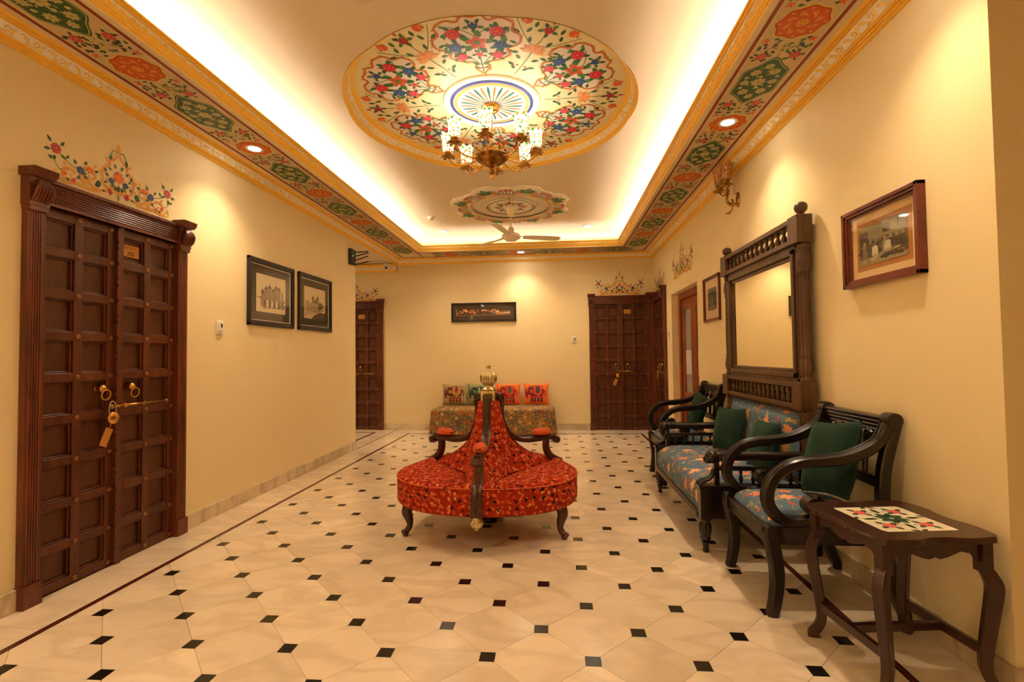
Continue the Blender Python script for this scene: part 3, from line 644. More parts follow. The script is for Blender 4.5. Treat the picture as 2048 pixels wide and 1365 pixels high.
# ------------------------------------------------------------------ painted flowers over the doors
H = Art()
H.stroke([(0,.30),(.03,.255),(.065,.235),(.06,.21),(.095,.185),(.11,.14),(.10,.09),(.075,.06),(.045,.065),(.055,.085)], 0.0175, GOLD, 2, .7, 1)
H.stroke([(.0,.055),(.06,.045),(.12,.03),(.17,.035),(.2,.06)], 0.0149, GOLD, 2); H.spiral(.185, .095, .062, -1.2, 1.15, 0.0175, GOLD, 2); H.spiral(.315, .05, .048, 2.6, -1.1, 0.0162, GOLD, 2)
H.stroke([(.13,.02),(.2,.015),(.27,.02),(.33,.01),(.37,.02)], 0.0149, GOLD, 2); H.spiral(.25, .03, .03, .4, 1.1, 0.0121, GOLD, 2)
H.spiral(.375, .03, .028, 1.5, -1.1, 0.0121, GOLD2, 2)
for x, y, a in ((.07,.235,.6),(.11,.15,.2),(.2,.06,1.2),(.245,.1,.3),(.125,.09,2.4),(.33,.1,1),(.16,.15,2)): H.leaf(x, y, a, .026, .009, GOLD, 2)
H.stroke([(0,.05),(.02,.09),(.05,.1),(.085,.12)], .004, GREEN, 1); H.stroke([(.2,.12),(.27,.11),(.33,.13),(.37,.165)], .0035, GREEN, 1); H.stroke([(.3,.09),(.36,.07),(.39,.1),(.4,.13)], .0035, GREEN, 1)
H.stroke([(.012,.3),(.03,.315),(.045,.3),(.055,.265)], .0035, GREEN, 1); H.stroke([(0,.0),(.02,.05),(.05,.03)], .003, GREEN, 1)
H.leaf(.055, .28, -1.6, .05, .012, GREEN, 2)
H.peony(.385, .175, .031, (186,48,66), (232,150,150), 4); H.flower(.19, .125, .024, ORANGE, 4, 5, 0, .25, GOLD2); H.peony(.245, .105, .026, (52,76,128), (120,140,176), 4)
H.peony(.05, .115, .021, (52,76,128), (120,140,176), 4); H.leaf(.055, .02, 1.3, .045, .014, (166,24,48), 4); H.leaf(.06, .02, 1.8, .04, .013, (190,50,70), 4); H.flower(.285, .03, .017, (214,80,96), 4, 5)
H.flower(.335, .055, .015, ORANGE, 4, 5); H.leaf(.12, .055, .9, .04, .013, GREEN, 3); H.leaf(.125, .05, .1, .035, .012, DGREEN, 3)
for (x, y, a, l) in ((.41,.2,.9,.04),(.36,.2,2.2,.036),(.415,.16,-.2,.036),(.36,.15,3.6,.036),(.39,.135,-1.4,.03),(.33,.14,2.2,.03),(.4,.11,.4,.03),(.22,.145,2,.03),(.16,.13,2.8,.028),(.21,.1,-.6,.028),(.27,.13,1,.03),(.25,.075,-1.2,.032),(.225,.08,3.5,.026),(.07,.135,.8,.026),(.03,.13,2,.024),(.075,.1,-.4,.026),(.02,.2,1.2,.03),(.05,.18,.6,.026),(.085,.16,1,.022),(.02,.06,1.2,.03),(.09,.03,.4,.022),(.31,.02,.6,.022),(.15,.06,2.2,.02),(.035,.09,-.6,.02)): H.leaf(x, y, a, l, .009, random.choice([GREEN, DGREEN, (52,104,60)]), 3)
DP = Art(); DP.put(H).put(H, mir=True)
DP.flower(0, .15, .042, ORANGE, 4, 8, .2, .2, GOLD2).flower(0, .15, .026, (240,134,60), 5, 6); DP.flower(0, .325, .024, GOLD, 4, 5, 1.57, .4); DP.leaf(0, .315, 1.57, .05, .012, GOLD, 3); DP.stroke([(0,.0),(0,.05),(0,.11)], .004, GREEN, 1); DP.leaf(0, .06, 1.57, .04, .014, GREEN, 3)
dpm = DP.mesh('painted_motif')
def onwall(side, u, z, d=0):
    """frame whose local x runs along the wall (to the viewer's right), local y up, local z out into the room"""
    if side == 'L': return frame((XL+d, u, z), (0, 1, 0), (1, 0, 0))
    if side == 'R': return frame((XR-d, u, z), (0, -1, 0), (-1, 0, 0))
    return frame((u, YB-d, z), (1, 0, 0), (0, -1, 0))
inst('painted_motif', dpm, wall_left, onwall('L', 2.785, 2.265, .0008)); inst('painted_motif', dpm, wall_back, onwall('B', 1.095, 2.245, .0008) @ Matrix.Diagonal((.9, 1.15, 1, 1)))
inst('painted_motif', dpm, wall_back, onwall('B', -3.5, 2.245, .0008)); inst('painted_motif', dpm, wall_right, onwall('R', 7.66, 2.26, .0008) @ Matrix.Diagonal((.8, 1.05, 1, 1))); inst('painted_motif', dpm, wall_right, onwall('R', 6.33, 2.26, .0008) @ Matrix.Diagonal((1.15, 1.3, 1, 1)))
# ------------------------------------------------------------------ lamps in the ceiling
ring_me = MB().lathe([(.045, -.006), (.062, -.009), (.067, -.005), (.067, .004), (.045, .004)], 28, cap=False).mesh('trim_ring', 'white_plastic', True)
lens_me = MB().lathe([(.046, -.007), (.046, .003)], 28).mesh('lens', 'lamp_lens')
def downlight(x, y, z, label, pw=1.0, cone=115, group=None):
    t_ = thing('downlight', label, 'light', (x, y, z), 0, group)
    inst('trim_ring', ring_me, t_); inst('lens', lens_me, t_)
    l = bpy.data.lights.new('downlight_lamp', 'SPOT'); l.energy = P_SPOT*pw; l.color = WARM; l.spot_size = R(cone); l.spot_blend = 1; l.shadow_soft_size = .045
    lo = bpy.data.objects.new('downlight_lamp', l); link(lo, t_); lo.location = (0, 0, -.012)
downlight(XL+.36, 3.62, ZS, 'round recessed downlight in the painted border above the left wall pictures')
downlight(XR-.36, 3.60, ZS, 'round recessed downlight in the painted border above the mirrored settee')
downlight(-.53, YB-.36, ZS, 'round recessed downlight in the painted border above the panoramic picture')
downlight(-1.68, 7.2, ZC, 'round recessed downlight in the plain ceiling near the smoke detector')
downlight(.51, 7.2, ZC, 'round recessed downlight in the plain ceiling on the side of the carved double doors')
downlight(XR-.36, 2.02, ZS, 'added unseen downlight in the painted border above the small tiled table', .8)  # added out of view to brighten the right wall and table
downlight(XL+.36, .38, ZS, 'added unseen fill downlight in the painted border before the numbered carved door', 2.4, 125)  # added fill behind the camera, boosted to flood the near floor
downlight(XL+.36, -1.78, ZS, 'added unseen fill downlight in the painted border close to the blank near end wall', 2.4, 125)  # second added fill behind the camera, boosted for bounce light
downlight(-3.9, 7.3, 2.885, 'added unseen downlight in the side passage ceiling', 1.3)  # added out of view to light the passage
def strip_light(x0_, x1_, y0_, y1_, label, mat='cove_led'):
    m = MB(); m.box(x0_, x1_, y0_, y1_, ZS+.018, ZS+.045); tag(m.build('cove_light', mat), label, 'light')
strip_light(XL+.37, XL+.39, -1.9, YB-.75, 'warm LED strip hidden in the ceiling cove along the left wall')
strip_light(XR-.39, XR-.37, -1.9, YB-.75, 'warm LED strip hidden in the ceiling cove along the settee wall')
strip_light(XL+.4, XR-.4, YB-.39, YB-.37, 'warm LED strip hidden in the ceiling cove along the end wall', 'cove_led_end')
# ------------------------------------------------------------------ carved double doors
NR = 9
NTtag = NT('tag_brass').fin(lin((206,144,66)), .45, .4)
DOORM = {}
def door_meshes(wl, hh):
    key = round(wl, 3)
    if key in DOORM: return DOORM[key]
    ph = hh/NR; st = .052                                   # rails are st wide
    x = [0, wl/2-st/2, wl-st]
    m = MB()
    for a in x: m.box(a, a+st, -.042, 0, 0, hh)
    for k in range(NR+1):
        z = min(max(k*ph-st/2, 0), hh-st); m.box(.004, wl-.004, -.039, -.002, z, z+st)
    for k in range(NR):                                      # thin inner bead round every opening
        for c in range(2):
            xa = x[c]+st; xb = x[c+1]; za = (st if k == 0 else k*ph+st/2); zb = ((k+1)*ph-st/2 if k < NR-1 else hh-st); b = .009
            for q in ((xa, xa+b, za, zb), (xb-b, xb, za, zb), (xa, xb, za, za+b), (xa, xb, zb-b, zb)): m.box(q[0], q[1], -.030, -.002, q[2], q[3])
    lf = m.mesh('door_leaf', 'door_wood')
    pm = MB().box(x[0]+st-.003, x[1]+.003, -.012, -.001, st/2-.005, ph-st/2+.005).mesh('panel', 'panel_wood')
    sm = MB().lathe([(.0135, 0), (.0135, .003), (.008, .005), (.006, .003), (.004, .0035), (.001, .008)], 12, RX(90)).mesh('stud', 'stud_metal', True)
    DOORM[key] = (lf, pm, sm, x, ph, st); return DOORM[key]
def shell(m, M, s=1):                                        # carved acanthus shell on the corner block
    for k in range(7):
        a = (k-3)*.3; pth = [(.0, -.02, .07), (.02*math.sin(a)*1.2, -.045, .055), (.05*math.sin(a), -.06, .02), (.055*math.sin(a), -.045, -.025), (.045*math.sin(a), -.02, -.05)]
        m.tube([Vector(p)*s for p in spline(pth, 4)], [.008*s*(1-.3*abs(i/16-.4)) for i in range(17)], 6, 0, M)
ringp = [(.030*math.cos(2*math.pi*k/20), 0, .030*math.sin(2*math.pi*k/20)-.030) for k in range(20)]
def carved_door(name, side, uc, wl, label, number=None, detail=True, lock=None, mirror=False, hh=2.10, fw_=.085, trimr=None):
    D_ = struct(empty(name), label)
    if side == 'L': D_.location = (XL, uc, 0); D_.rotation_euler = (0, 0, R(90))
    elif side == 'R': D_.location = (XR, uc, 0); D_.rotation_euler = (0, 0, R(-90))
    else: D_.location = (uc, YB, 0)
    lf, pm, sm, x, ph, st = door_meshes(wl, hh)
    for s, x0_ in ((0, -wl), (1, 0)):
        L = inst('door_leaf', lf, D_, loc=(x0_, .048 if s == 0 else .042, 0))
        bv = L.modifiers.new('bevel', 'BEVEL'); bv.width = .003; bv.segments = 1; bv.limit_method = 'ANGLE'
        for k in range(NR):
            for c in range(2): inst('panel', pm, L, loc=(x[c]-x[0], 0, k*ph))
        for k in range(NR+1):
            for c in range(3): inst('stud', sm, L, loc=(x[c]+st/2, -.042, min(max(k*ph, st/2), hh-st/2)))
        if s:                                                # shaped meeting stile with scalloped edge
            m = MB(); P_ = [(0, 0)]; 
            for k in range(NR):
                z = k*ph; P_ += [(-.012, z+.02), (-.012, z+ph*.35), (-.004, z+ph*.42), (-.016, z+ph*.5), (-.004, z+ph*.58), (-.012, z+ph*.65), (-.012, z+ph-.02), (-.002, z+ph)]
            P_ += [(.03, hh), (.03, 0)]; m.prism(P_, .02, .062, RX(90)); m.build('meeting_stile', 'door_wood', L)
    W2 = wl-.006
    MB().box(-wl-.03, wl+.03, .10, .115, 0, 2.15).build('door_backing', 'black_wood', D_)  # unseen board added to stop light showing through the door gaps
    for s in (-1, 1):                                        # fluted pilasters
        m = MB(); a, b = (s*W2, s*(W2+fw_)) if s > 0 else (s*(W2+fw_), s*W2)
        m.box(a, b, -.035, .05, .0, 2.14); m.box(a-.004, b+.004, -.05, 0, 0, .115); n = 5
        for k in range(n):
            xc = a+.012+(b-a-.024)*(k+.5)/n; r_ = (b-a-.024)/n/2*.9
            m.sweep([(xc, -.035, .12), (xc, -.035, 2.05)], CIRC(8, r_), (1,0,0))
        m.box(a-.003, b+.003, -.052, 0, 2.05, 2.075); m.build('pilaster', 'frame_wood', D_, auto=True)
        m = MB(); m.box(a-.008, b+.008, -.055, 0, 2.075, 2.225)
        m.prism([(0,0),(.07,0),(.09,.02),(.095,.045),(0,.045)], a-.02, b+.02, Matrix(((0,0,1,0),(-1,0,0,0),(0,1,0,2.225),(0,0,0,1)))); shell(m, T(((a+b)/2, -.03, 2.145)))
        m.build('capital', 'frame_wood', D_, auto=True)
    m = MB(); m.box(-W2, W2, -.03, .05, 2.10, 2.235)
    for k in range(7): m.sweep([(-W2, -.032, 2.125+.0135*k), (W2, -.032, 2.125+.0135*k)], CIRC(8, .0063), (0,0,1))
    m.box(-W2, W2, -.048, 0, 2.222, 2.240); m.box(-W2, W2, -.04, 0, 2.10, 2.117); m.build('lintel', 'frame_wood', D_, auto=True)
    # ring pulls, bolt, plate
    zh = 1.09; 
    for s in (-1, 1):
        xh = s*wl/4+(.0 if s > 0 else .03)
        e_ = MB(); e_.lathe([(.03, 0), (.03, .006), (.022, .012), (.026, .022), (.027, .032), (.022, .042), (.012, .05), (.006, .054)], 40, T((0, .03, 0)) @ RX(90), flute=(10, .12, .015, .04)); h = e_.build('handle_boss', 'brass', D_, smooth=True); h.location = (xh, 0, zh)
        MB().tube([(p[0], -.03+p[2]*-.12, p[2]-.008) for p in ringp], .0045, 8, closed=True).build('pull_ring', 'brass', h, smooth=True)
    zb = .975; m = MB(); m.tube([(-.03, -.02, zb), (wl*.82, -.02, zb)], .009, 10); m.lathe([(.004, 0), (.016, .004), (.018, .012), (.012, .02), (.010, .03)], 12, T((-.055, -.02, zb)) @ RY(90))
    for xx in (.05, wl*.42, wl*.8): m.lathe([(.011, -.012), (.015, -.006), (.015, .006), (.011, .012)], 12, T((xx, -.02, zb)) @ RY(90))
    m.build('bolt', 'old_brass', D_, smooth=True)
    m = MB(); m.box(.0, .05, -.008, .004, zb+.014, zb+.034); m.box(.0, .05, -.008, .004, zb-.034, zb-.014); m.build('keeper', 'copper', D_, bevel=.002)
    pl = MB(); pl.box(-.062, .062, -.004, 0, -.038, .038); p = pl.build('number_plate', NTtag, D_, bevel=.001); p.location = (wl*.27, .028, 2.0-ph*.12)
    if number:
        cu = bpy.data.curves.new('digits', 'FONT'); cu.body = number; cu.size = .04; cu.align_x = 'CENTER'; cu.extrude = .0006
        to = bpy.data.objects.new('digits', cu); COL.objects.link(to); dg = bpy.context.evaluated_depsgraph_get(); me = bpy.data.meshes.new_from_object(to.evaluated_get(dg)); bpy.data.objects.remove(to)
        me.materials.clear(); me.materials.append(MAT['iron']); d = inst('digits', me, p, T((0, -.0046, -.03)) @ RX(90))
        m = MB(); [m.box(xa, xa+.018, -.0048, -.004, z, z+.003) for xa, z in ((-.05,.022),(-.026,.024),(.0,.022),(.026,.024),(-.038,.012),(-.012,.013),(.014,.012))]; m.build('engraving', 'iron', p)
    if lock:
        k = thing('padlock', lock[0], 'padlock', D_.matrix_basis @ Vector((-wl/4+.055, -.047, .985)), D_.rotation_euler.z)
        m = MB(); m.tube(spline([(-.022, 0, -.05), (-.024, 0, -.01), (-.012, 0, .022), (.004, 0, .024), (.02, 0, 0), (.022, 0, -.05)], 5), .0042, 8); m.build('shackle', 'steel', k, smooth=True)
        m = MB(); m.lathe([(.034, -.011), (.037, -.006), (.037, .006), (.034, .011)], 24, T((0, 0, -.075)) @ RX(90)); m.build('lock_body', 'brass', k, smooth=True)
        m = MB(); m.tube([(-.012, 0, -.105), (-.018, -.004, -.125), (-.024, -.002, -.137)], .003, 6); m.build('key', 'copper', k)
        m = MB()
        if lock[1] == 'tag': m.box(-.024, .024, -.002, .002, -.11, 0)
        else: m.lathe([(.03, -.002), (.03, .002)], 20, T((0, 0, -.03)) @ RX(90))
        tg = m.build('key_tag', 'brass' if lock[1] != 'tag' else NTtag, k, bevel=.001); tg.location = (-.024, -.004, -.135); tg.rotation_euler = (0, R(24), 0)
    return D_
carved_door('door_1', 'L', 2.78, .465, 'dark carved double door with the number plate and padlock in the left wall', '205', lock=('brass padlock with an oblong key tag on the door beside the two sketches', 'tag'))
carved_door('door_2', 'B', -3.50, .45, 'dark carved double door partly hidden behind the left wall')
carved_door('door_3', 'B', 1.095, .44, 'dark carved double door in the end wall by the corner', lock=('brass padlock with a square key tag on the end wall door', 'tag'), fw_=.082)
carved_door('door_4', 'R', 7.675, .375, 'narrow dark carved double door in the right wall by the corner', lock=('brass padlock with a round key tag on the door next to the glazed door', 'round'), fw_=.075)
# glazed door set in a plain reveal
D5 = struct(empty('door_5', (XR, 6.315, 0), R(-90)), 'red-brown wooden door with a tall frosted pane in a plain plaster reveal')
m = MB()
for a, b in ((-.615, -.54), (.54, .615)): m.box(a, b, .09, .18, 0, 2.09)
m.box(-.54, .54, .09, .18, 2.0, 2.09); m.build('door_frame', 'red_wood', D5, bevel=.004)
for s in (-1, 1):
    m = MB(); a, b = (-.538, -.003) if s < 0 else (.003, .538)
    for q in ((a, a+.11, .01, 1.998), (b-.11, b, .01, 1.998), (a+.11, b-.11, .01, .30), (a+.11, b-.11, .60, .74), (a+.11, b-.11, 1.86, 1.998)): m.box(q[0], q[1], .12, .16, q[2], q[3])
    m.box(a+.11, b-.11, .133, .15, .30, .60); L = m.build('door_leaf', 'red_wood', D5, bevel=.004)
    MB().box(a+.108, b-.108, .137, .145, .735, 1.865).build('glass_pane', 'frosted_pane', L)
    m = MB(); m.box(a+.14, b-.14, .128, .137, .98, 1.30); m.build('painted_reflection', NT('reflection_tone%d' % s).fin(lin((196,196,196)), .7), L)  # pale sheet standing in for a reflection on the pane
m = MB(); m.box(-.6, .6, .2, .212, 0, 2.09); m.build('door_backing', 'iron', D5)
# ------------------------------------------------------------------ three-seat conversation sofa
S = thing('conversation_sofa', 'round three-seat conversation sofa in red patterned fabric with carved dark arms', 'sofa', (-.51, 3.67, 0))
def rout(phi): return .60+.09*math.sin(1.5*phi)**2          # phi measured from a divider, 0..120 deg
DIV = [-90, 30, 150]
SEATP = [(.0,.368),(.12,.398),(.3,.422),(.55,.433),(.86,.428),(.95,.42),(.985,.408),(1.0,.392),(1.0,.33),(1.0,.252),(.985,.232),(.95,.227),(.0,.227)]
for a in DIV:
    m = MB()
    def fn(u, v, a=a):
        ph = R(2+116*u); k = v*(len(SEATP)-1); i = min(int(k), len(SEATP)-2); f = k-i
        q = SEATP[i][0]+(SEATP[i+1][0]-SEATP[i][0])*f; z = SEATP[i][1]+(SEATP[i+1][1]-SEATP[i][1])*f
        dv = min(u, 1-u)*2; ri = .17+.36*(1-dv)**2.6; r_ = ri+(rout(ph)-ri)*q; t_ = R(a)+ph
        return (r_*math.cos(t_), r_*math.sin(t_), z)
    m.grid(fn, 32, 20); m.build('seat', 'red_floral', S, smooth=True)
    m = MB(); m.tube([(rout(R(3+114*i/40))*1.0*math.cos(R(a+3+114*i/40)), rout(R(3+114*i/40))*math.sin(R(a+3+114*i/40)), .407) for i in range(41)], .0055, 6); m.build('piping', 'pad_red', S, smooth=True)
RD = [(.40,.575),(.44,.47),(.48,.38),(.52,.31),(.56,.255),(.62,.195),(.70,.145),(.78,.115),(.86,.095),(.92,.082)]
RM = [(.40,.21),(.5,.165),(.6,.14),(.7,.12),(.8,.10),(.92,.078)]
m = MB()
def fb(u, v):
    z = .395+.525*v; t_ = 360*u; ph = (t_+90) % 120; ph = min(ph, 120-ph)/60
    r_ = lerp(RM, z)+(lerp(RD, z)-lerp(RM, z))*(1-ph)**2.6
    return (r_*math.cos(R(t_)), r_*math.sin(R(t_)), z)
m.grid(fb, 108, 26, cu=True); m.build('backrest', 'red_floral', S, smooth=True)
for a in DIV:
    Mz = RZ(a); P3 = lambda L: [Mz @ Vector((r_, 0, z)) for r_, z in L]; side = Mz @ Vector((0, 1, 0))
    m = MB(); pth = spline([(.098,0,.935),(.106,0,.90),(.10,0,.85),(.104,0,.78),(.125,0,.71),(.165,0,.655),(.23,0,.612),(.32,0,.592),(.42,0,.592),(.52,0,.60),(.575,0,.592)], 5)
    n_ = len(pth); m.sweep([Mz @ p for p in pth], RECT(.02, .026, .4), side, [(1, 1.0+.25*math.sin(math.pi*min(1, i/n_*1.0))) for i in range(n_)])
    for rr in (-.012, .012): m.tube([Mz @ (p+Vector((0, rr, .02 if i > 24 else .012))+Vector((.016 if i < 25 else 0, 0, 0))) for i, p in enumerate(pth)], .006, 6)
    m.lathe([(.014, -.033), (.027, -.029), (.03, 0), (.027, .029), (.014, .033)], 16, Mz @ T((.092, 0, .945)) @ RX(90)); m.lathe([(.012, -.04), (.028, -.036), (.032, 0), (.028, .036), (.012, .04)], 16, Mz @ T((.582, 0, .575)) @ RX(90), flute=(8, .1, -.04, .04))
    arm = m.build('arm_rail', 'carved_wood', S, auto=True)
    m = MB(); pth = spline([(.50,0,.585),(.492,0,.54),(.505,0,.48),(.545,0,.435),(.60,0,.40),(.622,0,.34),(.624,0,.235)], 5); n_ = len(pth)
    m.sweep([Mz @ p for p in pth], RECT(.022, .026, .4), side, [(1+.35*(i/n_), 1+.5*(i/n_)) for i in range(n_)]); m.build('arm_support', 'carved_wood', S, auto=True)
    m = MB()                                               # acanthus leaf carved on the support
    for k in range(3):
        for s in (-1, 1):
            z0 = .25+.045*k; x_ = .648-.002*k; m.tube([Mz @ Vector(p) for p in spline([(x_, s*.003, z0), (x_+.005, s*.018, z0+.03), (x_-.008, s*.034, z0+.036)], 3)], [.007, .009, .010, .009, .007, .005, .002], 6)
    m.tube([Mz @ Vector((x_, 0, z)) for x_, z in ((.652,.25),(.652,.36),(.635,.42))], .006, 6); m.build('acanthus_leaf', 'carved_wood', S, smooth=True)
    m = MB(); m.lathe([(.012,.155),(.010,.16),(.018,.168),(.034,.178),(.044,.195),(.046,.208),(.040,.220),(.03,.227),(.034,.232),(.034,.242),(.02,.242)], 48, Mz @ T((.622, 0, 0)), flute=(12, .2, .17, .222)); m.build('gilt_drop', 'silver_gold', S, smooth=True)
    m = MB(); m.lathe([(.001,.03),(.05,.026),(.062,.012),(.064,0),(.06,-.01),(.001,-.012)], 20, Mz @ T((.455, 0, .636)) @ Matrix.Diagonal((1.3, .75, 1.25, 1))); m.build('arm_pad', 'pad_red', S, smooth=True)
for a in (90, 210, 330):                                   # cabriole legs under the seat lobes
    Mz = RZ(a); m = MB(); pth = spline([(.585,0,.25),(.615,0,.215),(.632,0,.17),(.615,0,.11),(.612,0,.065),(.638,0,.03),(.66,0,.012)], 5); n_ = len(pth)
    m.sweep([Mz @ p for p in pth], CIRC(10, .034), Mz @ Vector((0,1,0)), [lerp([(0,1.15),(.35,1.1),(.62,.62),(.8,.62),(.92,.95),(1,.7)], i/(n_-1)) for i in range(n_)])
    m.ball(Mz @ Vector((.648, 0, .022)), .021, 10); m.lathe([(.012, 0), (.014, .02)], 10, Mz @ T((.648, 0, 0)))
    for s in (-1, 1): m.tube([Mz @ Vector(p) for p in spline([(.62, s*.03, .22), (.655, s*.02, .18), (.645, s*.012, .13)], 4)], .007, 6)
    m.build('leg', 'carved_wood', S, smooth=True)
m = MB(); m.lathe([(.05, 0), (.06, .01), (.06, .05), (.04, .07), (.04, .245)], 20); m.build('centre_support', 'ebony_wood', S, auto=True)
m = MB(); m.box(-.055, .055, -.055, .055, .90, .995); m.box(-.06, .06, -.06, .06, .945, .952)
m.box(-.058, .058, -.058, .058, .90, .915); m.build('gilt_block', 'silver_gold', S, bevel=.006)
m = MB(); m.lathe([(.058,.995),(.055,1.008),(.036,1.02),(.034,1.03),(.045,1.04),(.062,1.058),(.069,1.085),(.066,1.108),(.05,1.13),(.028,1.142),(.018,1.148),(.012,1.158),(.012,1.166),(.021,1.18),(.017,1.19),(.003,1.186)], 64, flute=(14, .22, 1.035, 1.135)); m.build('gilt_finial', 'silver_gold', S, smooth=True)

# ------------------------------------------------------------------ armchairs (face -x)
def armchair(label, cy):
    C_ = thing('armchair', label, 'armchair', (1.01, cy, 0), 0, 'scroll-arm chairs flanking the settee')
    Wd = .275
    def seatf(u, v):                                       # upholstered drop-in seat
        x = .015+.515*u; y = -.25+.5*v; e_ = min(1, 7*min(u, 1-u)+.0)*1.0; f_ = min(1, 7*min(v, 1-v))
        k = math.sqrt(max(0, 1-(1-min(e_,1))**2))*math.sqrt(max(0, 1-(1-min(f_,1))**2))
        return (x, y, .405+.065*k+.025*math.sin(math.pi*u)*math.sin(math.pi*v))
    m = MB(); m.grid(seatf, 24, 24); m.build('seat', 'blue_floral', C_, smooth=True)
    m = MB(); m.box(.0, .035, -.245, .245, .335, .415)
    for k in range(5): m.tube([(.0, -.245, .345+.0155*k), (.0, .245, .345+.0155*k)], .0072, 6)
    m.build('front_rail', 'ebony_wood', C_, auto=True)
    for s in (-1, 1): MB().box(.03, .53, s*.245-.018, s*.245+.018, .33, .415).build('side_rail', 'ebony_wood', C_, bevel=.004)
    MB().box(.51, .54, -.25, .25, .33, .415).build('back_rail', 'ebony_wood', C_, bevel=.004)
    for s in (-1, 1):
        y = s*Wd; m = MB(); pth = spline([(.022,y,.425),(.012,y,.40),(.018,y,.34),(.032,y,.25),(.036,y,.16),(.024,y,.07),(.008,y,.0)], 5); n_ = len(pth)
        m.sweep(pth, RECT(.031, .028, .25), (0,1,0), [(lerp([(0,.5),(.1,1.1),(.6,.9),(1,.72)], i/(n_-1)), 1) for i in range(n_)])
        for q in (-.014, 0, .014): m.tube([(p.x-.0305*lerp([(0,.5),(.1,1.1),(.6,.9),(1,.72)], i/(n_-1)), p.y+q, p.z) for i, p in enumerate(pth)], .0048, 5)
        m.build('leg', 'ebony_wood', C_, auto=True)
        m = MB(); pth = spline([(.615,y,0),(.575,y,.1),(.545,y,.22),(.53,y,.34),(.525,y,.45),(.525,y,.58),(.535,y,.70),(.56,y,.81),(.585,y,.90),(.592,y,.935)], 4); n_ = len(pth)
        m.sweep(pth, RECT(.026, .024, .25), (0,1,0)); m.lathe([(.02, -.032), (.036, -.03), (.038, 0), (.036, .03), (.02, .032)], 18, T((.575, y, .93)) @ RX(90)); m.build('leg', 'ebony_wood', C_, auto=True)
        m = MB(); pth = spline([(.552,y,.915),(.53,y,.855),(.49,y,.81),(.43,y,.775),(.35,y,.748),(.26,y,.735),(.17,y,.728),(.095,y,.705),(.035,y,.655),(.004,y,.59),(.006,y,.525),(.045,y,.472),(.105,y,.448),(.165,y,.452)], 5); n_ = len(pth)
        m.sweep(pth, RECT(.025, .027, .3), (0,1,0), [(lerp([(0,.8),(.2,1.1),(.5,.95),(.8,1.05),(1,.8)], i/(n_-1)), 1) for i in range(n_)])
        for q in (-.013, .013):
            m.tube([(p.x, p.y+q, p.z)+((0,) if False else ()) if False else Vector((p.x, p.y+q, p.z))+(.024*lerp([(0,.8),(.2,1.1),(.5,.95),(.8,1.05),(1,.8)], i/(n_-1)))*Vector((-(pth[min(i+1,n_-1)]-pth[max(i-1,0)]).z, 0, (pth[min(i+1,n_-1)]-pth[max(i-1,0)]).x)).normalized()*-1 for i, p in enumerate(pth)], .0055, 5)
        m.build('arm', 'ebony_wood', C_, auto=True)
        m = MB(); pth = spline([(.165,y,.452),(.215,y,.468),(.245,y,.505),(.24,y,.545),(.215,y,.56)], 5); m.sweep(pth, RECT(.018, .024, .3), (0,1,0))
        m.lathe([(.03, -.036), (.042, -.033), (.043, 0), (.042, .033), (.03, .036)], 20, T((.205, y, .522)) @ RX(90)); m.build('arm_scroll', 'ebony_wood', C_, auto=True)
    m = MB(); m.box(.56, .592, -.255, .255, .865, .945)
    for k in range(4): m.tube([(.562-.002*k, -.255, .875+.02*k), (.562-.002*k, .255, .875+.02*k)], .010, 8)
    m.build('crest_rail', 'ebony_wood', C_, auto=True)
    MB().box(.525, .548, -.255, .255, .60, .655).build('lower_back_rail', 'ebony_wood', C_, bevel=.004)
    for y in (-.13, 0, .13):
        m = MB(); m.tube(spline([(.545,y-.03,.82),(.548,y-.045,.845),(.553,y-.02,.868),(.55,y+.0,.85),(.545,y,.80),(.54,y,.70),(.538,y,.655)], 4), [.013]*24+[.01], 8); m.lathe([(.012,-.014),(.02,-.012),(.02,.012),(.012,.014)], 12, T((.546, y-.028, .835)) @ RY(90)); m.build('back_splat', 'ebony_wood', C_, auto=True)
    return C_
ch1 = armchair('dark scroll-arm chair with blue floral seat standing next to the small tiled table', 2.72)
ch2 = armchair('dark scroll-arm chair with blue floral seat standing next to the glazed door', 5.03)

# ------------------------------------------------------------------ cushions
def pillow(m, a, b, th, n=16, mi=0, M=None):
    for s in (1, -1):
        def fn(u, v):
            x = 2*u-1; y = 2*v-1; e_ = (max(0, 1-abs(x)**2.6)*max(0, 1-abs(y)**2.6))**.48
            pin = 1-.07*(1-abs(x)**2)*(abs(y)**3); pin2 = 1-.07*(1-abs(y)**2)*(abs(x)**3)
            return (a*x*pin2, b*y*pin, s*th*e_)
        m.grid(fn, n, n, mi, M)
    return m
def cushion(name, label, a, b, th, mat, M, cat='cushion', group=None):
    o = bpy.data.objects.new(name, pillow(MB(), a, b, th).mesh(name, mat, True)); link(o); o.matrix_world = M
    return tag(o, label, cat, group)
def pose(loc, rx=0, ry=0, rz=0): return T(loc) @ RZ(rz) @ RY(ry) @ RX(rx)
# local pillow: x,y in plane, z thickness; leaning against chair backs (face -x)
cushion('cushion', 'dark green velvet cushion on the armchair beside the small tiled table', .20, .19, .065, 'green_velvet', pose((1.426, 2.67, .706), 0, -72, 3) @ RZ(9))
cushion('cushion', 'dark green velvet cushion on the armchair beside the glazed door', .18, .17, .06, 'green_velvet', pose((1.432, 5.05, .678), 0, -72, 0) @ RZ(-6))
cushion('cushion', 'tall dark green velvet cushion leaning on the far arm of the settee', .18, .18, .062, 'green_velvet', pose((1.415, 4.12, .632), 0, -76, 14) @ RZ(3))
cushion('cushion', 'low dark green velvet cushion against the blue floral back of the settee', .17, .18, .06, 'green_velvet', pose((1.42, 3.48, .622), 0, -74, 0) @ RZ(3))

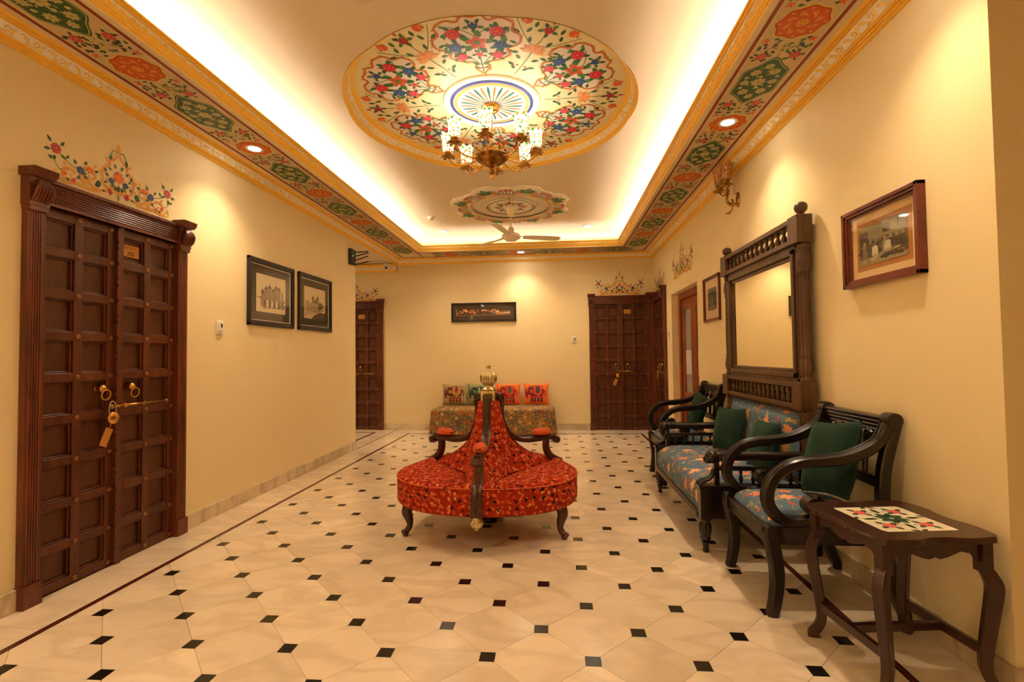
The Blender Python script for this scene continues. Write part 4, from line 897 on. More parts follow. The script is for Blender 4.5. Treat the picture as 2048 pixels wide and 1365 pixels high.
# ------------------------------------------------------------------ settee with tall mirrored back
Q = thing('mirror_settee', 'dark carved settee in blue floral fabric with a tall mirror built into its back', 'settee', (.90, 3.85, 0))
HW = .665; XB = .685                                      # half width, back plane (local x)
def turned(m, x, y, prof, n=24, flute=None, M=None): m.lathe(prof, n, (M or Matrix()) @ T((x, y, 0)), flute=flute)
for s in (-1, 1):
    m = MB(); turned(m, .035, s*HW, [(.014,0),(.02,.012),(.016,.03),(.022,.05),(.027,.068),(.018,.076),(.032,.084),(.034,.09),(.026,.10),(.034,.115),(.04,.15),(.036,.18),(.028,.192),(.034,.2),(.034,.21)], 48, (12, .13, .105, .185))
    m.box(0, .07, s*HW-.035, s*HW+.035, .21, .415); m.box(-.008, .078, s*HW-.043, s*HW+.043, .405, .425); m.build('front_leg', 'ebony_wood', Q, auto=True)
    m = MB(); m.box(XB-.035, XB+.035, s*HW-.035, s*HW+.035, 0, .46); m.build('back_leg', 'ebony_wood', Q, bevel=.005)
    m = MB(); m.box(.06, XB-.03, s*HW-.03, s*HW+.03, .215, .41); m.box(.07, XB-.03, s*HW-.042, s*HW+.042, .405, .425); m.build('side_rail', 'ebony_wood', Q, bevel=.004)
    m = MB(); m.box(.095, .125, s*HW-.016, s*HW+.016, .425, .585)   # arm: post, turned rail, knob
    m.tube([(.07, s*HW, .605), (XB-.02, s*HW, .605)], .03, 16)
    for k in range(4): m.lathe([(.031, -.006), (.036, 0), (.031, .006)], 16, T((.13+.014*k, s*HW, .605)) @ RY(90))
    m.ball((.085, s*HW, .60), .043, 14); m.ball((.06, s*HW, .585), .03, 12); m.build('arm', 'ebony_wood', Q, auto=True)
    m = MB(); m.box(.125, XB-.03, s*HW-.014, s*HW+.014, .515, .54); m.build('arm_lower_rail', 'ebony_wood', Q, bevel=.003)
    bm_ = MB().lathe([(.008,.0),(.012,.006),(.008,.015),(.014,.03),(.012,.05),(.007,.065),(.012,.078),(.008,.092)], 10).mesh('arm_baluster', 'ebony_wood', True)
    for k in range(6): inst('arm_baluster', bm_, Q, loc=(.185+.075*k, s*HW, .424))
    m = MB()                                               # carved leaf bracket before the arm post
    for k in range(5):
        d = (k-2)*.012; m.tube(spline([(.005-.004*abs(k-2), s*HW+d*1.4, .43), (.03, s*HW+d*1.2, .452), (.06, s*HW+d, .462), (.082, s*HW+d*.6, .485), (.092, s*HW+d*.4, .525)], 4), [.0095]*15+[.008, .006], 6)
    m.build('leaf_bracket', 'ebony_wood', Q, smooth=True)
m = MB(); m.box(.0, .03, -HW+.03, HW-.03, .205, .25)
for k in range(2): m.tube([(.0, -HW+.035, .218+.018*k), (.0, HW-.035, .218+.018*k)], .008, 6)
m.build('front_rail', 'ebony_wood', Q, auto=True)
def sf(u, v):
    y = (-HW+.035)+(2*HW-.07)*u; kk = v*8; pr = [(.012,.24),(.006,.30),(.01,.36),(.03,.405),(.07,.43),(.2,.447),(.4,.447),(.58,.432),(.66,.415)]; i = min(int(kk), 7); f = kk-i
    x = pr[i][0]+(pr[i+1][0]-pr[i][0])*f; z = pr[i][1]+(pr[i+1][1]-pr[i][1])*f
    e_ = min(1, min(u, 1-u)*14); return (x, y, z-.02*(1-e_)**2*(1 if v > .3 else 0))
m = MB(); m.grid(sf, 40, 32); m.build('seat', 'blue_floral', Q, smooth=True)
def bf(u, v):
    y = -HW+.075+(2*HW-.15)*u; z = .44+.43*v; e_ = (min(1, 9*min(u, 1-u))*min(1, 7*min(v, 1-v)))**.5
    return (XB-.012-.05*e_-.03*(1-v), y, z)
m = MB(); m.grid(bf, 36, 20); m.build('upholstered_back', 'blue_floral', Q, smooth=True)
m = MB(); m.box(XB-.02, XB+.02, -HW+.05, HW-.05, .42, .90); m.box(XB-.035, XB+.02, -HW+.05, HW-.05, .872, .895); [m.tube([(XB-.035, -HW+.06, .874+.007*k), (XB-.035, HW-.06, .874+.007*k)], .004, 6) for k in range(3)]; m.build('back_panel', 'teak_wood', Q, auto=True)
for s in (-1, 1):                                          # fluted posts
    for (z0, z1, nm) in ((.46, .90, 0), (1.06, 1.955, 1)):
        h_ = z1-z0; m = MB(); y = s*(HW-.005)
        if nm: pr = [(.03,0),(.038,.01),(.038,.03),(.03,.04),(.034,.05),(.04,.065),(.043,.10),(.038,.15),(.033,.165),(.037,.172),(.037,.182),(.032,.19),(.034,.3),(.032,.66),(.031,.70),(.037,.705),(.037,.716),(.033,.722),(.043,.75),(.043,.79),(.037,.83),(.03,.85),(.036,.86),(.036,h_)]; fl = (14, .1, z0+.055, z0+.845)
        else: pr = [(.036,0),(.036,.02),(.03,.035),(.042,.06),(.045,.10),(.04,.2),(.045,.26),(.045,.30),(.038,.33),(.032,.345),(.038,.36),(.03,.38),(.037,.40),(.037,h_)]; fl = (14, .1, z0+.05, z0+.335)
        m.lathe([(r_, z0+z) for r_, z in pr], 56, T((XB-.005, y, 0)), flute=fl); m.build('turned_post', 'teak_wood', Q, smooth=True)
bal = MB().lathe([(.012,.0),(.017,.006),(.010,.014),(.018,.03),(.0195,.042),(.012,.062),(.008,.07),(.013,.076),(.012,.09),(.015,.097),(.011,.104)], 12).mesh('baluster', 'teak_wood', True)
for z0, z1, nb, dep in ((.895, 1.065, 15, .06), (1.955, 2.125, 13, .055)):   # galleries of small turned balusters
    x0_, x1_ = XB-dep, XB+.035
    for a, b in ((z0, z0+.032), (z1-.032, z1)): MB().box(x0_, x1_, -HW-.03, HW+.03, a, b).build('gallery_rail', 'teak_wood', Q, bevel=.003)
    for s in (-1, 1): MB().box(x0_-.006, x1_+.001, min(s*(HW+.036), s*(HW-.085)), max(s*(HW+.036), s*(HW-.085)), z0-.004, z1+.004).build('gallery_block', 'teak_wood', Q, bevel=.003)
    for k in range(nb): inst('baluster', bal, Q, loc=((x0_+x1_)/2-.01, -HW+.13+(2*HW-.26)*k/(nb-1), z0+.032))
m = MB(); ya, yb, za, zb = -HW+.04, HW-.04, 1.062, 1.957                    # mirror frame, stepped moulding
for ins, dep, wd in ((0, .03, .03), (.03, .042, .035), (.065, .022, .025)):
    for q in ((ya+ins, yb-ins, za+ins, za+ins+wd), (ya+ins, yb-ins, zb-ins-wd, zb-ins), (ya+ins, ya+ins+wd, za+ins, zb-ins), (yb-ins-wd, yb-ins, za+ins, zb-ins)): m.box(XB-dep, XB+.02, q[0], q[1], q[2], q[3])
m.build('mirror_frame', 'teak_wood', Q, bevel=.004)
MB().box(XB-.012, XB-.008, ya+.08, yb-.08, za+.08, zb-.08).build('mirror_glass', 'mirror', Q)['label'] = 'silvered mirror glass'
MB().box(XB-.006, XB+.024, ya, yb, za, zb).build('mirror_back', 'black_wood', Q)
for s in (-1, 1):
    m = MB(); m.lathe([(.02,2.125),(.024,2.13),(.018,2.138),(.022,2.146),(.034,2.158),(.04,2.178),(.036,2.198),(.022,2.212),(.001,2.217)], 20, T((XB-.012, s*(HW-.005), 0))); m.build('ball_finial', 'teak_wood', Q, smooth=True)

# ------------------------------------------------------------------ small table with tiled top
Tb = thing('side_table', 'small dark wooden table with a rose tile top and curved legs', 'table', (1.36, 2.115, 0), R(7))
a_, b_ = .235, .225
def edge(n=10):
    L = []
    C4 = [(a_, b_), (-a_, b_), (-a_, -b_), (a_, -b_)]
    for i in range(4):
        p, q = Vector(C4[i]), Vector(C4[(i+1)%4]); d = (q-p); nrm = Vector((d.y, -d.x)).normalized()
        for k in range(21):
            t_ = .06+.88*k/20; wv = -.007*math.cos(2*math.pi*(t_-.5)*2)*(1 if abs(t_-.5) < .36 else .6)-(.004 if .34 < t_ < .66 else 0)
            L.append(tuple(p+d*t_+nrm*wv))
    return L
ol = edge(); m = MB(); hole = [(.148,.148),(-.148,.148),(-.148,-.148),(.148,-.148)]
n = len(ol)
for (z0, k0), (z1, k1) in (((.552, .965), (.556, 1.0)), ((.556, 1.0), (.572, 1.0)), ((.572, 1.0), (.578, .985))):
    q = len(m.v); m.v += [(x*k0, y*k0, z0) for x, y in ol]+[(x*k1, y*k1, z1) for x, y in ol]; m.f += [(q+i, q+(i+1)%n, q+n+(i+1)%n, q+n+i) for i in range(n)]; m.m += [0]*n
def sq(x, y, h=.148): k = h/max(abs(x), abs(y)); return (x*k, y*k)
q = len(m.v); m.v += [(x*.985, y*.985, .578) for x, y in ol]+[sq(x, y)+(.578,) for x, y in ol]+[sq(x, y)+(.570,) for x, y in ol]
m.f += [(q+i, q+(i+1)%n, q+n+(i+1)%n, q+n+i) for i in range(n)]+[(q+n+i, q+n+(i+1)%n, q+2*n+(i+1)%n, q+2*n+i) for i in range(n)]; m.m += [0]*(2*n)
m.f.append(tuple(range(n))); m.m.append(0); m.build('table_top', 'table_wood', Tb)
for i, (sx, sy) in enumerate(((-1,-1),(1,-1),(-1,1),(1,1))):
    g = .0008; x0_, x1_ = sorted((sx*g, sx*.147)); y0_, y1_ = sorted((sy*g, sy*.147))
    o = MB().box(x0_, x1_, y0_, y1_, .569, .5755).build('rose_tile', 'tile_glaze', Tb, bevel=.0008)
    A = Art(); cx, cy = sx*.075, sy*.078
    for k in range(4): A.leaf(cx+.018*math.cos(k*1.57+.5), cy+.018*math.sin(k*1.57+.5), k*1.57+.5, .034, .012, (40,72,44), 2)
    A.peony(cx, cy, .026, (214,72,66), (240,140,120), 3); A.stroke([(cx+.02*-sx, cy), (cx-sx*.04, cy+.005), (cx-sx*.055, cy-.004)], .003, (50,84,50), 2)
    A.leaf(sx*.004, sy*.004, math.atan2(sy, sx*.4), .06, .02, (34,62,40), 2); A.leaf(sx*.004, sy*.004, math.atan2(sy*.4, sx), .06, .02, (44,76,46), 2)
    A.leaf(sx*.06, sy*.003, 0 if sx > 0 else math.pi, .06, .008, (48,78,44), 1); A.leaf(sx*.003, sy*.06, sy*1.57, .06, .008, (48,78,44), 1); A.leaf(sx*.143, sy*.003, math.pi/2*sy+sx*.6, .035, .01, (34,62,40), 1); A.leaf(sx*.003, sy*.143, (0 if sx > 0 else math.pi)-sy*sx*.5, .035, .01, (34,62,40), 1)
    A.build('tile_glaze_picture', o, T((0, 0, .5757)), step=.0002)
for s, ax in ((-1,'y'),(1,'y'),(-1,'x'),(1,'x')):          # scalloped aprons
    L = .40 if ax == 'y' else .385; pr = [(-L/2,.552),(-L/2,.475),(-L*.42,.475),(-L*.36,.505),(-L*.25,.515),(-L*.12,.495),(-L*.05,.489),(0,.497),(L*.05,.489),(L*.12,.495),(L*.25,.515),(L*.36,.505),(L*.42,.475),(L/2,.475),(L/2,.552)]
    m = MB(); Mx = Matrix(((1,0,0,0),(0,0,1,s*.182),(0,1,0,0),(0,0,0,1))) if ax == 'y' else Matrix(((0,0,1,s*.19),(1,0,0,0),(0,1,0,0),(0,0,0,1)))
    m.prism(pr, -.009, .009, Mx); m.build('apron', 'table_wood', Tb, bevel=.002)
for sx in (-1, 1):
    for sy in (-1, 1):
        cx, cy = sx*.19, sy*.183; d = Vector((sx, sy*.55, 0)).normalized(); m = MB(); m.box(cx-.02, cx+.02, cy-.02, cy+.02, .44, .552)
        pth = spline([Vector((cx, cy, .455)), Vector((cx, cy, .425))+d*.016, Vector((cx, cy, .385))+d*.028, Vector((cx, cy, .31))+d*.02, Vector((cx, cy, .2))+d*.004, Vector((cx, cy, .1))-d*.006, Vector((cx, cy, .05))+d*.006, Vector((cx, cy, .018))+d*.026, Vector((cx, cy, 0))+d*.026], 4); n_ = len(pth)
        m.sweep(pth, RECT(.023, .02, .2), d.cross(Vector((0,0,1))), [lerp([(0,.9),(.2,1.1),(.6,.85),(.85,.75),(.93,1),(1,.85)], i/(n_-1)) for i in range(n_)]); m.build('leg', 'table_wood', Tb, auto=True)
for sx in (-1, 1): MB().box(sx*.19-.01, sx*.19+.01, -.178, .178, .125, .16).build('stretcher', 'table_wood', Tb, bevel=.002)
MB().box(-.182, .182, -.012, .012, .127, .158).build('stretcher', 'table_wood', Tb, bevel=.002)

# ------------------------------------------------------------------ daybed and its four cushions
Db = thing('daybed', 'low daybed under a floor-length multicoloured tapestry cover against the end wall', 'daybed', (-1.0, 7.76, 0))
def cov(u, v):
    a = 2*math.pi*u; c_, s_ = math.cos(a), math.sin(a); k = 1/max(abs(c_)**7+abs(s_)**7, 1e-9)**(1/7)
    pr = [(0,.425),(.5,.43),(.9,.428),(.965,.42),(.99,.405),(1.0,.38),(1.008,.28),(1.02,.16),(1.032,.04)]
    kk = v*8; i = min(int(kk), 7); f = kk-i; q = pr[i][0]+(pr[i+1][0]-pr[i][0])*f; z = pr[i][1]+(pr[i+1][1]-pr[i][1])*f
    wv = 1+.006*math.sin(a*23)*max(0, v-.6)
    return (.985*c_*k*q*wv, .345*s_*k*q*wv, z-(.018*max(0, v-.75)*4*math.sin(a*9)*.2))
m = MB(); m.grid(cov, 96, 40, cu=True); m.build('tapestry_cover', 'tapestry', Db, smooth=True)
for x in (-.9, .9):
    for y in (-.27, .27): MB().lathe([(.03, 0), (.035, .05), (.03, .3)], 12, T((x, y, 0))).build('leg', 'ebony_wood', Db, smooth=True)
def elephant(ca, cb, cc):
    E_ = Art(); E_.ell(.01, .02, .105, .085, ca, 1, 0, 20); E_.ell(-.085, .03, .055, .065, ca, 2, 0, 16)
    E_.stroke([(-.12,.02),(-.145,-.03),(-.14,-.07),(-.155,-.02),(-.165,.04),(-.15,.07)], .028, ca, 2, 1.2, .5)
    for k, x in enumerate((-.07,-.025,.03,.08)):
        E_.rect(x-.018, x+.018, -.15, -.03, ca, 2)
        for q in range(3): E_.rect(x-.018, x+.018, -.145+.04*q, -.13+.04*q, cc if q % 2 else cb, 3)
    E_.poly([(-.035,.1),(.08,.1),(.09,.0),(.025,-.055),(-.045,.0)], cb, 3).poly([(-.01,.09),(.055,.09),(.06,.02),(.022,-.02),(-.015,.02)], cc, 4); E_.rect(.01, .035, .03, .1, ca, 5)
    E_.flower(-.075, .025, .033, cb, 4, 7, 0, .2, cc); E_.ell(-.115, .055, .008, .008, cc, 5); E_.stroke([(.11,.05),(.135,.02),(.13,-.05)], .012, ca, 2); E_.stroke([(-.13,.1),(0,.115),(.11,.1)], .008, cc, 3)
    return E_
for x, base_, cols, lab in ((-1.69, 'beige_cloth', ((112,30,34),(176,160,70),(206,90,70)), 'beige cushion with a maroon patchwork elephant on the daybed'), (-1.27, 'sage_cloth', ((44,58,44),(70,120,90),(170,176,130)), 'sage cushion with a dark green patchwork elephant on the daybed'),
      (-.79, 'orange_cloth', ((132,22,40),(214,60,40),(96,110,60)), 'orange cushion with a dark red patchwork elephant next to the sage cushion'), (-.32, 'orange_cloth', ((128,20,44),(226,76,44),(60,96,70)), 'orange cushion with a crimson patchwork elephant at the door end of the daybed')):
    rz = random.uniform(-3, 3); M = T((x, 8.05, .612)) @ RZ(rz) @ RX(79)
    c_ = cushion('elephant_cushion', lab, .212, .178, .055, base_, M, 'cushion', 'elephant cushions on the daybed')
    def onp(x_, y_, z_): e_ = (max(0, 1-abs(x_/.212)**2.6)*max(0, 1-abs(y_/.178)**2.6))**.48; return (x_, y_, .055*e_+.0035+z_)
    el = Art().put(elephant(*cols), .005, .012, 0, 1.08)
    el.build('elephant_patch', c_, Matrix.Diagonal((1.0, 1.0, 1, 1)), .0006, onp, 'cloth_print', 3)
# ------------------------------------------------------------------ pictures
def picture(side, u, z, wd, ht, fr, dep, mat, label, art, mats, lip=None, tilt=0):
    """frame, mount boards (inset, colour), print area art drawn in a unit box -.5..5 x -.5...5, glass"""
    M = onwall(side, u, z); o = thing('framed_picture', label, 'picture'); o.matrix_world = M @ RX(-tilt) if tilt else M
    m = MB(); a, b = wd/2, ht/2
    for q, (i0, w_, d_) in enumerate(((0, fr*.45, dep), (fr*.45, fr*.35, dep*.8), (fr*.8, fr*.2, dep*.55))):
        for r_ in ((-a+i0, a-i0, -b+i0, -b+i0+w_), (-a+i0, a-i0, b-i0-w_, b-i0), (-a+i0, -a+i0+w_, -b+i0, b-i0), (a-i0-w_, a-i0, -b+i0, b-i0)): m.box(r_[0], r_[1], r_[2], r_[3], .001, d_)
    m.build('frame', mat, o, bevel=.002)
    if lip:
        m = MB(); i0 = fr
        for r_ in ((-a+i0, a-i0, -b+i0, -b+i0+.006), (-a+i0, a-i0, b-i0-.006, b-i0), (-a+i0, -a+i0+.006, -b+i0, b-i0), (a-i0-.006, a-i0, -b+i0, b-i0)): m.box(r_[0], r_[1], r_[2], r_[3], .001, dep*.4)
        m.build('slip', lip, o)
    zz = .004
    for ins, col in mats:
        x_, y_ = a-ins, b-ins; MB().box(-x_, x_, -y_, y_, .001, zz).build('mount', NT('mount%d' % len(MAT)).fin(lin(col), .8), o); zz += .0012; last = (x_, y_)
    art.build('print', o, T((0, 0, zz)) @ Matrix.Diagonal((2*last[0], 2*last[1], 1, 1)), step=.0003, mat='print')
    MB().box(-a+fr*.9, a-fr*.9, -b+fr*.9, b-fr*.9, dep*.45, dep*.45+.002).build('glass', 'clear_glass', o)
    return o
def sketch_palace(kind):
    A = Art(); rr = random.Random(3+kind); ink = lambda: tuple(int(c*rr.uniform(.7, 1.25)) for c in (86,66,42)); A.rect(-.5,.5,-.5,.5,(226,208,168),0)
    def tower(x, y, w_, h):
        A.rect(x-w_/2, x+w_/2, y, y+h, (180,156,116), 1)
        for k in range(5): A.stroke([(x-w_/2+w_*k/4, y), (x-w_/2+w_*k/4, y+h)], .007, ink(), 2, n=0)
        for k in range(int(h/.045)): A.stroke([(x-w_/2, y+.045*k), (x+w_/2, y+.045*k)], .006, ink(), 2, n=0)
        A.poly([(x-w_*.6, y+h), (x-w_*.5, y+h+w_*.45), (x, y+h+w_*1.0), (x+w_*.5, y+h+w_*.45), (x+w_*.6, y+h)], ink(), 3); A.stroke([(x, y+h+w_*.9), (x, y+h+w_*1.5)], .008, ink(), 3, n=0)
        for k in range(3): A.ell(x+rr.uniform(-.3,.3)*w_, y+h*rr.uniform(.2,.9), w_*.13, .016, (60,46,30), 3, 0, 8)
    if kind == 0:
        for x, y, w_, h in ((-.3,-.14,.1,.15),(-.19,-.12,.1,.22),(-.07,-.12,.11,.27),(.05,-.12,.1,.2),(.15,-.12,.12,.28),(.26,-.12,.1,.27),(.38,-.12,.05,.2)): tower(x, y, w_, h)
        A.rect(-.4, .36, -.17, -.10, (170,146,106), 2); A.stroke([(-.48,-.12),(-.2,-.13),(.1,-.16),(.38,-.17)], .016, (80,62,40), 4)
        for k in range(4):
            x = -.22+.16*k; A.rect(x-.045, x+.025, -.36, -.17, (84,64,42), 3); A.rect(x+.025, x+.05, -.38, -.15, (200,178,136), 4)
        A.rect(-.36,-.27,-.36,-.12,(150,128,92),2)
        A.stroke([(-.3,-.39),(-.1,-.37),(.2,-.36),(.42,-.35)], .022, (96,76,50), 3)
        for k in range(24): A.ell(.36+rr.uniform(-.07,.1), -.24+rr.uniform(-.1,.12), .03, .02, ink(), 3, rr.random()*3, 7)
    else:
        for x, y, w_, h in ((-.1,0,.1,.14),(.12,.02,.1,.14),(.02,0,.1,.05)): tower(x, y, w_, h)
        A.poly([(-.45,-.28),(-.45,.04),(-.3,.07),(-.2,.0),(.22,.02),(.42,-.02),(.44,-.2),(.1,-.26)], (190,166,124), 1)
        for k in range(60):
            x = rr.uniform(-.44,.42); y = rr.uniform(-.24,.03); A.stroke([(x, y), (x+rr.uniform(-.03,.03), y-.06)], .008, ink(), 2, n=0)
        for k in range(30): A.ell(.25+rr.uniform(-.1,.15), -.08+rr.uniform(-.1,.12), .03, .025, ink(), 3, rr.random()*3, 7)
        A.stroke([(-.5,-.38),(-.3,-.31),(0,-.27),(.3,-.25)], .014, (70,54,34), 4); A.stroke([(-.5,-.43),(-.25,-.35),(.05,-.3)], .01, (80,60,40), 4)
        A.poly([(-.18,-.5),(-.02,-.36),(.2,-.28),(.5,-.26),(.5,-.5)], (84,68,48), 3)
        for k in range(50): A.stroke([(rr.uniform(-.1,.48), rr.uniform(-.49,-.3)) for _ in range(2)], .004, (130,108,76), 4, n=0) if k < 0 else A.ell(rr.uniform(.0,.48), rr.uniform(-.49,-.33), .012, .008, (126,106,76), 4, 0, 6)
    return A
picture('L', 4.435, 1.878, .75, .625, .05, .03, 'black_wood', 'black framed ink sketch of a domed palace with arches, next to the light switch', sketch_palace(0), ((.05,(70,58,38)), (.135,(226,208,168))), 'band_white')
picture('L', 5.285, 1.88, .75, .625, .05, .03, 'black_wood', 'black framed ink sketch of a hilltop fort with a winding road', sketch_palace(1), ((.05,(70,58,38)), (.135,(226,208,168))), 'band_white')
A = Art(); rr = random.Random(5); A.rect(-.5,.5,-.5,.5,(62,44,30),0)
for k in range(46):
    x = -.48+.74*rr.random(); y = rr.uniform(-.22,.28)+.05*x; A.rect(x, x+rr.uniform(.02,.09), y-.05, y+rr.uniform(.02,.14), rr.choice([(240,170,96),(226,140,76),(200,112,60),(244,192,126)]), 1+k % 3)
for k in range(20): x = -.48+.72*rr.random(); A.rect(x, x+.03, rr.uniform(-.3,.2), rr.uniform(-.1,.3), (92,44,26), 4)
A.poly([(.12,-.28),(.48,-.18),(.48,.02),(.2,-.1)], (230,176,140), 2); A.rect(-.5,.5,-.36,-.32,(200,150,96),3); A.rect(.28,.49,.06,.1,(220,170,110),3); A.poly([(.0,-.3),(.22,-.28),(.2,-.05),(.02,-.1)], (84,80,70), 4); A.rect(-.5,-.49,-.4,.3,(230,190,140),3)
picture('B', -1.203, 2.008, 1.12, .325, .036, .03, 'black_wood', 'black framed panoramic picture of a lit fort hanging above the daybed', A, ((.036,(70,54,42)), (.085,(62,44,30))))
def old_photo(kind):
    A = Art(); rr = random.Random(9+kind); A.rect(-.5,.5,-.5,.5,(104,98,76),0)
    if kind == 0:
        A.rect(-.5,.5,.1,.5,(128,122,94),1); A.rect(-.5,.5,-.5,-.32,(158,146,108),1)
        for k in range(60): A.ell(rr.uniform(-.5,.5), rr.uniform(-.4,.1), rr.uniform(.02,.07), rr.uniform(.03,.08), tuple(int(c*rr.uniform(.5,1.1)) for c in (84,78,60)), 1, rr.random()*3, 8)
        A.rect(.02,.16,.2,.42,(56,50,40),2); A.rect(-.5,-.3,.0,.36,(70,64,50),2); A.rect(.32,.34,.22,.5,(60,54,44),2)
        for x, w_, tone in ((-.38,.05,(120,112,88)),(-.25,.045,(84,78,62)),(-.12,.06,(60,54,44)),(.06,.05,(150,140,112)),(.18,.06,(62,56,46)),(.3,.05,(70,64,52)),(.42,.05,(66,60,48))):
            A.rect(x-w_, x+w_, -.3, .02, tone, 2); A.ell(x, .06, .032, .045, (150,136,104), 3)
        for x, y in ((-.15,-.14),(.12,-.1)):
            A.poly([(x-.07,y-.14),(x+.07,y-.14),(x+.06,y+.06),(x,y+.09),(x-.06,y+.06)], (214,204,176), 4); A.ell(x, y+.12, .032, .045, (126,110,82), 5); A.ell(x, y-.14, .08, .04, (200,188,160), 4)
        A.poly([(-.42,-.42),(-.3,-.34),(-.1,-.28),(.15,-.22),(.38,-.24),(.36,-.27),(.1,-.31),(-.08,-.36),(-.2,-.44),(-.26,-.43),(-.24,-.38),(-.38,-.45)], (190,174,132), 4)
        for k in range(60):
            t_ = rr.random(); A.ell(-.36+.62*t_, -.38+.13*t_+rr.uniform(-.025,.035), .009, .01, (56,48,36), 5, 0, 6)
    else:
        A.rect(-.5,.5,-.1,.5,(96,92,76),1)
        for k in range(9): A.rect(-.46+.1*k, -.41+.1*k, .1, .46, (58,54,44), 2)
        for k in range(40): A.ell(rr.uniform(-.48,.48), rr.uniform(-.4,.1), .04, .06, rr.choice([(160,152,126),(60,56,46),(110,104,84)]), 2, 0, 8)
        A.rect(-.5,.5,-.5,-.34,(140,130,104),3)
    return A
picture('R', 2.545, 1.81, .565, .415, .042, .04, 'picture_wood', 'red-brown framed old photograph of a group behind a spotted animal', old_photo(0), ((.042,(236,204,156)), (.082,(184,124,58)), (.107,(104,98,76))), tilt=0)
picture('R', 5.16, 1.825, .50, .47, .03, .025, 'picture_wood', 'narrow brown framed old photograph in a pale mount between mirror and glazed door', old_photo(1), ((.03,(232,206,160)), (.12,(96,92,76))))
# ------------------------------------------------------------------ switches
def switch(side, u, z, label):
    o = thing('light_switch', label, 'switch'); o.matrix_world = onwall(side, u, z)
    MB().box(-.04, .04, -.058, .058, .0, .011).build('plate', 'white_plastic', o, bevel=.005)
    MB().box(-.024, .024, -.036, .036, .011, .015).build('insert', 'cream_plastic', o, bevel=.002); MB().box(.002, .02, -.002, .03, .0145, .018).build('key_slot', 'black_plastic', o); MB().box(-.02, -.002, -.03, .03, .0145, .02).build('rocker', 'white_plastic', o, bevel=.002)
switch('L', 3.71, 1.52, 'white key-card switch on the left wall between door and palace sketch')
switch('B', .325, 1.512, 'white key-card switch on the end wall beside the carved door')
switch('R', 7.09, 1.53, 'white switch on the right wall between narrow carved door and glazed door')
# ------------------------------------------------------------------ router, camera, detector
o = thing('wifi_router', 'black router with four stick antennas on the end of the left wall', 'router'); o.matrix_world = onwall('L', 6.265, 2.62)
m = MB(); m.box(-.075, .075, -.105, .105, .004, .045); m.build('case', 'dark_green_plastic', o, bevel=.008)
for z, a in ((.07,4),(.02,14),(-.035,18),(-.095,12)):
    m = MB(); m.tube([(.05, z, .04), (.052, z+.004, .06), (.06, z+.18*math.sin(R(a)), .225)], [.009, .008, .0075], 8); m.build('antenna', 'black_plastic', o, smooth=True)
m = MB(); m.lathe([(.004, 0), (.004, .002)], 8, T((-.02, .01, .045))); m.build('indicator_light', 'green_led', o)
MB().box(-.10, .02, .11, .27, .001, .004).build('cable_cover', 'wall_plaster', o)
o = thing('security_camera', 'small white camera with a dark round lens on the passage cornice', 'camera', (-2.86, YB-.12, 2.80))
MB().box(-.05, .05, -.03, .12, .02, .075).build('mount_box', 'white_plastic', o, bevel=.006)
m = MB(); m.lathe([(.045,.02),(.05,.005),(.048,-.02),(.035,-.04),(.015,-.05),(.001,-.052)], 20); m.build('dome', 'white_plastic', o, smooth=True); m = MB(); m.lathe([(.019,0),(.02,.006),(.012,.01)], 16, T((0,-.044,-.012)) @ RX(90)); m.build('lens', 'black_plastic', o, smooth=True)
o = thing('smoke_detector', 'round white smoke detector on the plain ceiling', 'detector', (-1.67, 6.44, ZC))
m = MB(); m.lathe([(.05,0),(.05,-.012),(.044,-.02),(.036,-.024)], 24); m.build('base', 'white_plastic', o, smooth=True); m = MB(); m.lathe([(.036,-.022),(.035,-.038),(.024,-.046),(.001,-.047)], 24); m.build('sensor_cap', 'white_plastic', o, smooth=True)
for k in range(6): MB().box(.028, .0365, -.006, .006, -.036, -.028, 0, RZ(60*k)).build('vent', 'black_plastic', o)
# ------------------------------------------------------------------ ceiling fans
def fan(loc, zc, rot, label):
    o = thing('ceiling_fan', label, 'fan', loc+(0,))
    m = MB(); m.lathe([(.075,zc),(.07,zc-.02),(.045,zc-.085),(.03,zc-.12),(.016,zc-.125)], 24); m.build('canopy', 'cream_plastic', o, smooth=True)
    zm = zc-.385; MB().lathe([(.0125,zm),(.0125,zc-.1)], 12).build('down_rod', 'cream_plastic', o, smooth=True)
    m = MB(); m.lathe([(.02,zm+.13),(.035,zm+.12),(.042,zm+.06),(.05,zm+.05),(.1,zm+.04),(.118,zm+.025),(.122,zm),(.118,zm-.015),(.08,zm-.03),(.07,zm-.045),(.03,zm-.05),(.001,zm-.05)], 32); m.build('motor', 'cream_plastic', o, smooth=True)
    for k in range(3):
        Mz = RZ(rot+120*k); m = MB(); m.box(.1, .2, -.02, .02, zm+.012, zm+.017, 0, Mz); m.build('blade_bracket', 'cream_plastic', o)
        P_ = [(.16,-.045),(.3,-.062),(.5,-.068),(.62,-.062),(.655,-.035),(.66,0),(.655,.035),(.62,.062),(.5,.068),(.3,.062),(.16,.045)]
        m = MB(); m.prism(P_, -.003, .003, Mz @ T((0, 0, zm+.008)) @ RX(-11)); m.build('blade', 'cream_plastic', o, bevel=.001)
fan((FX, FY), ZC-.02, 18, 'cream three-blade ceiling fan below the scalloped medallion')
fan((-.765, 1.327), ZC, 92, 'cream three-blade ceiling fan above the near end of the lobby')
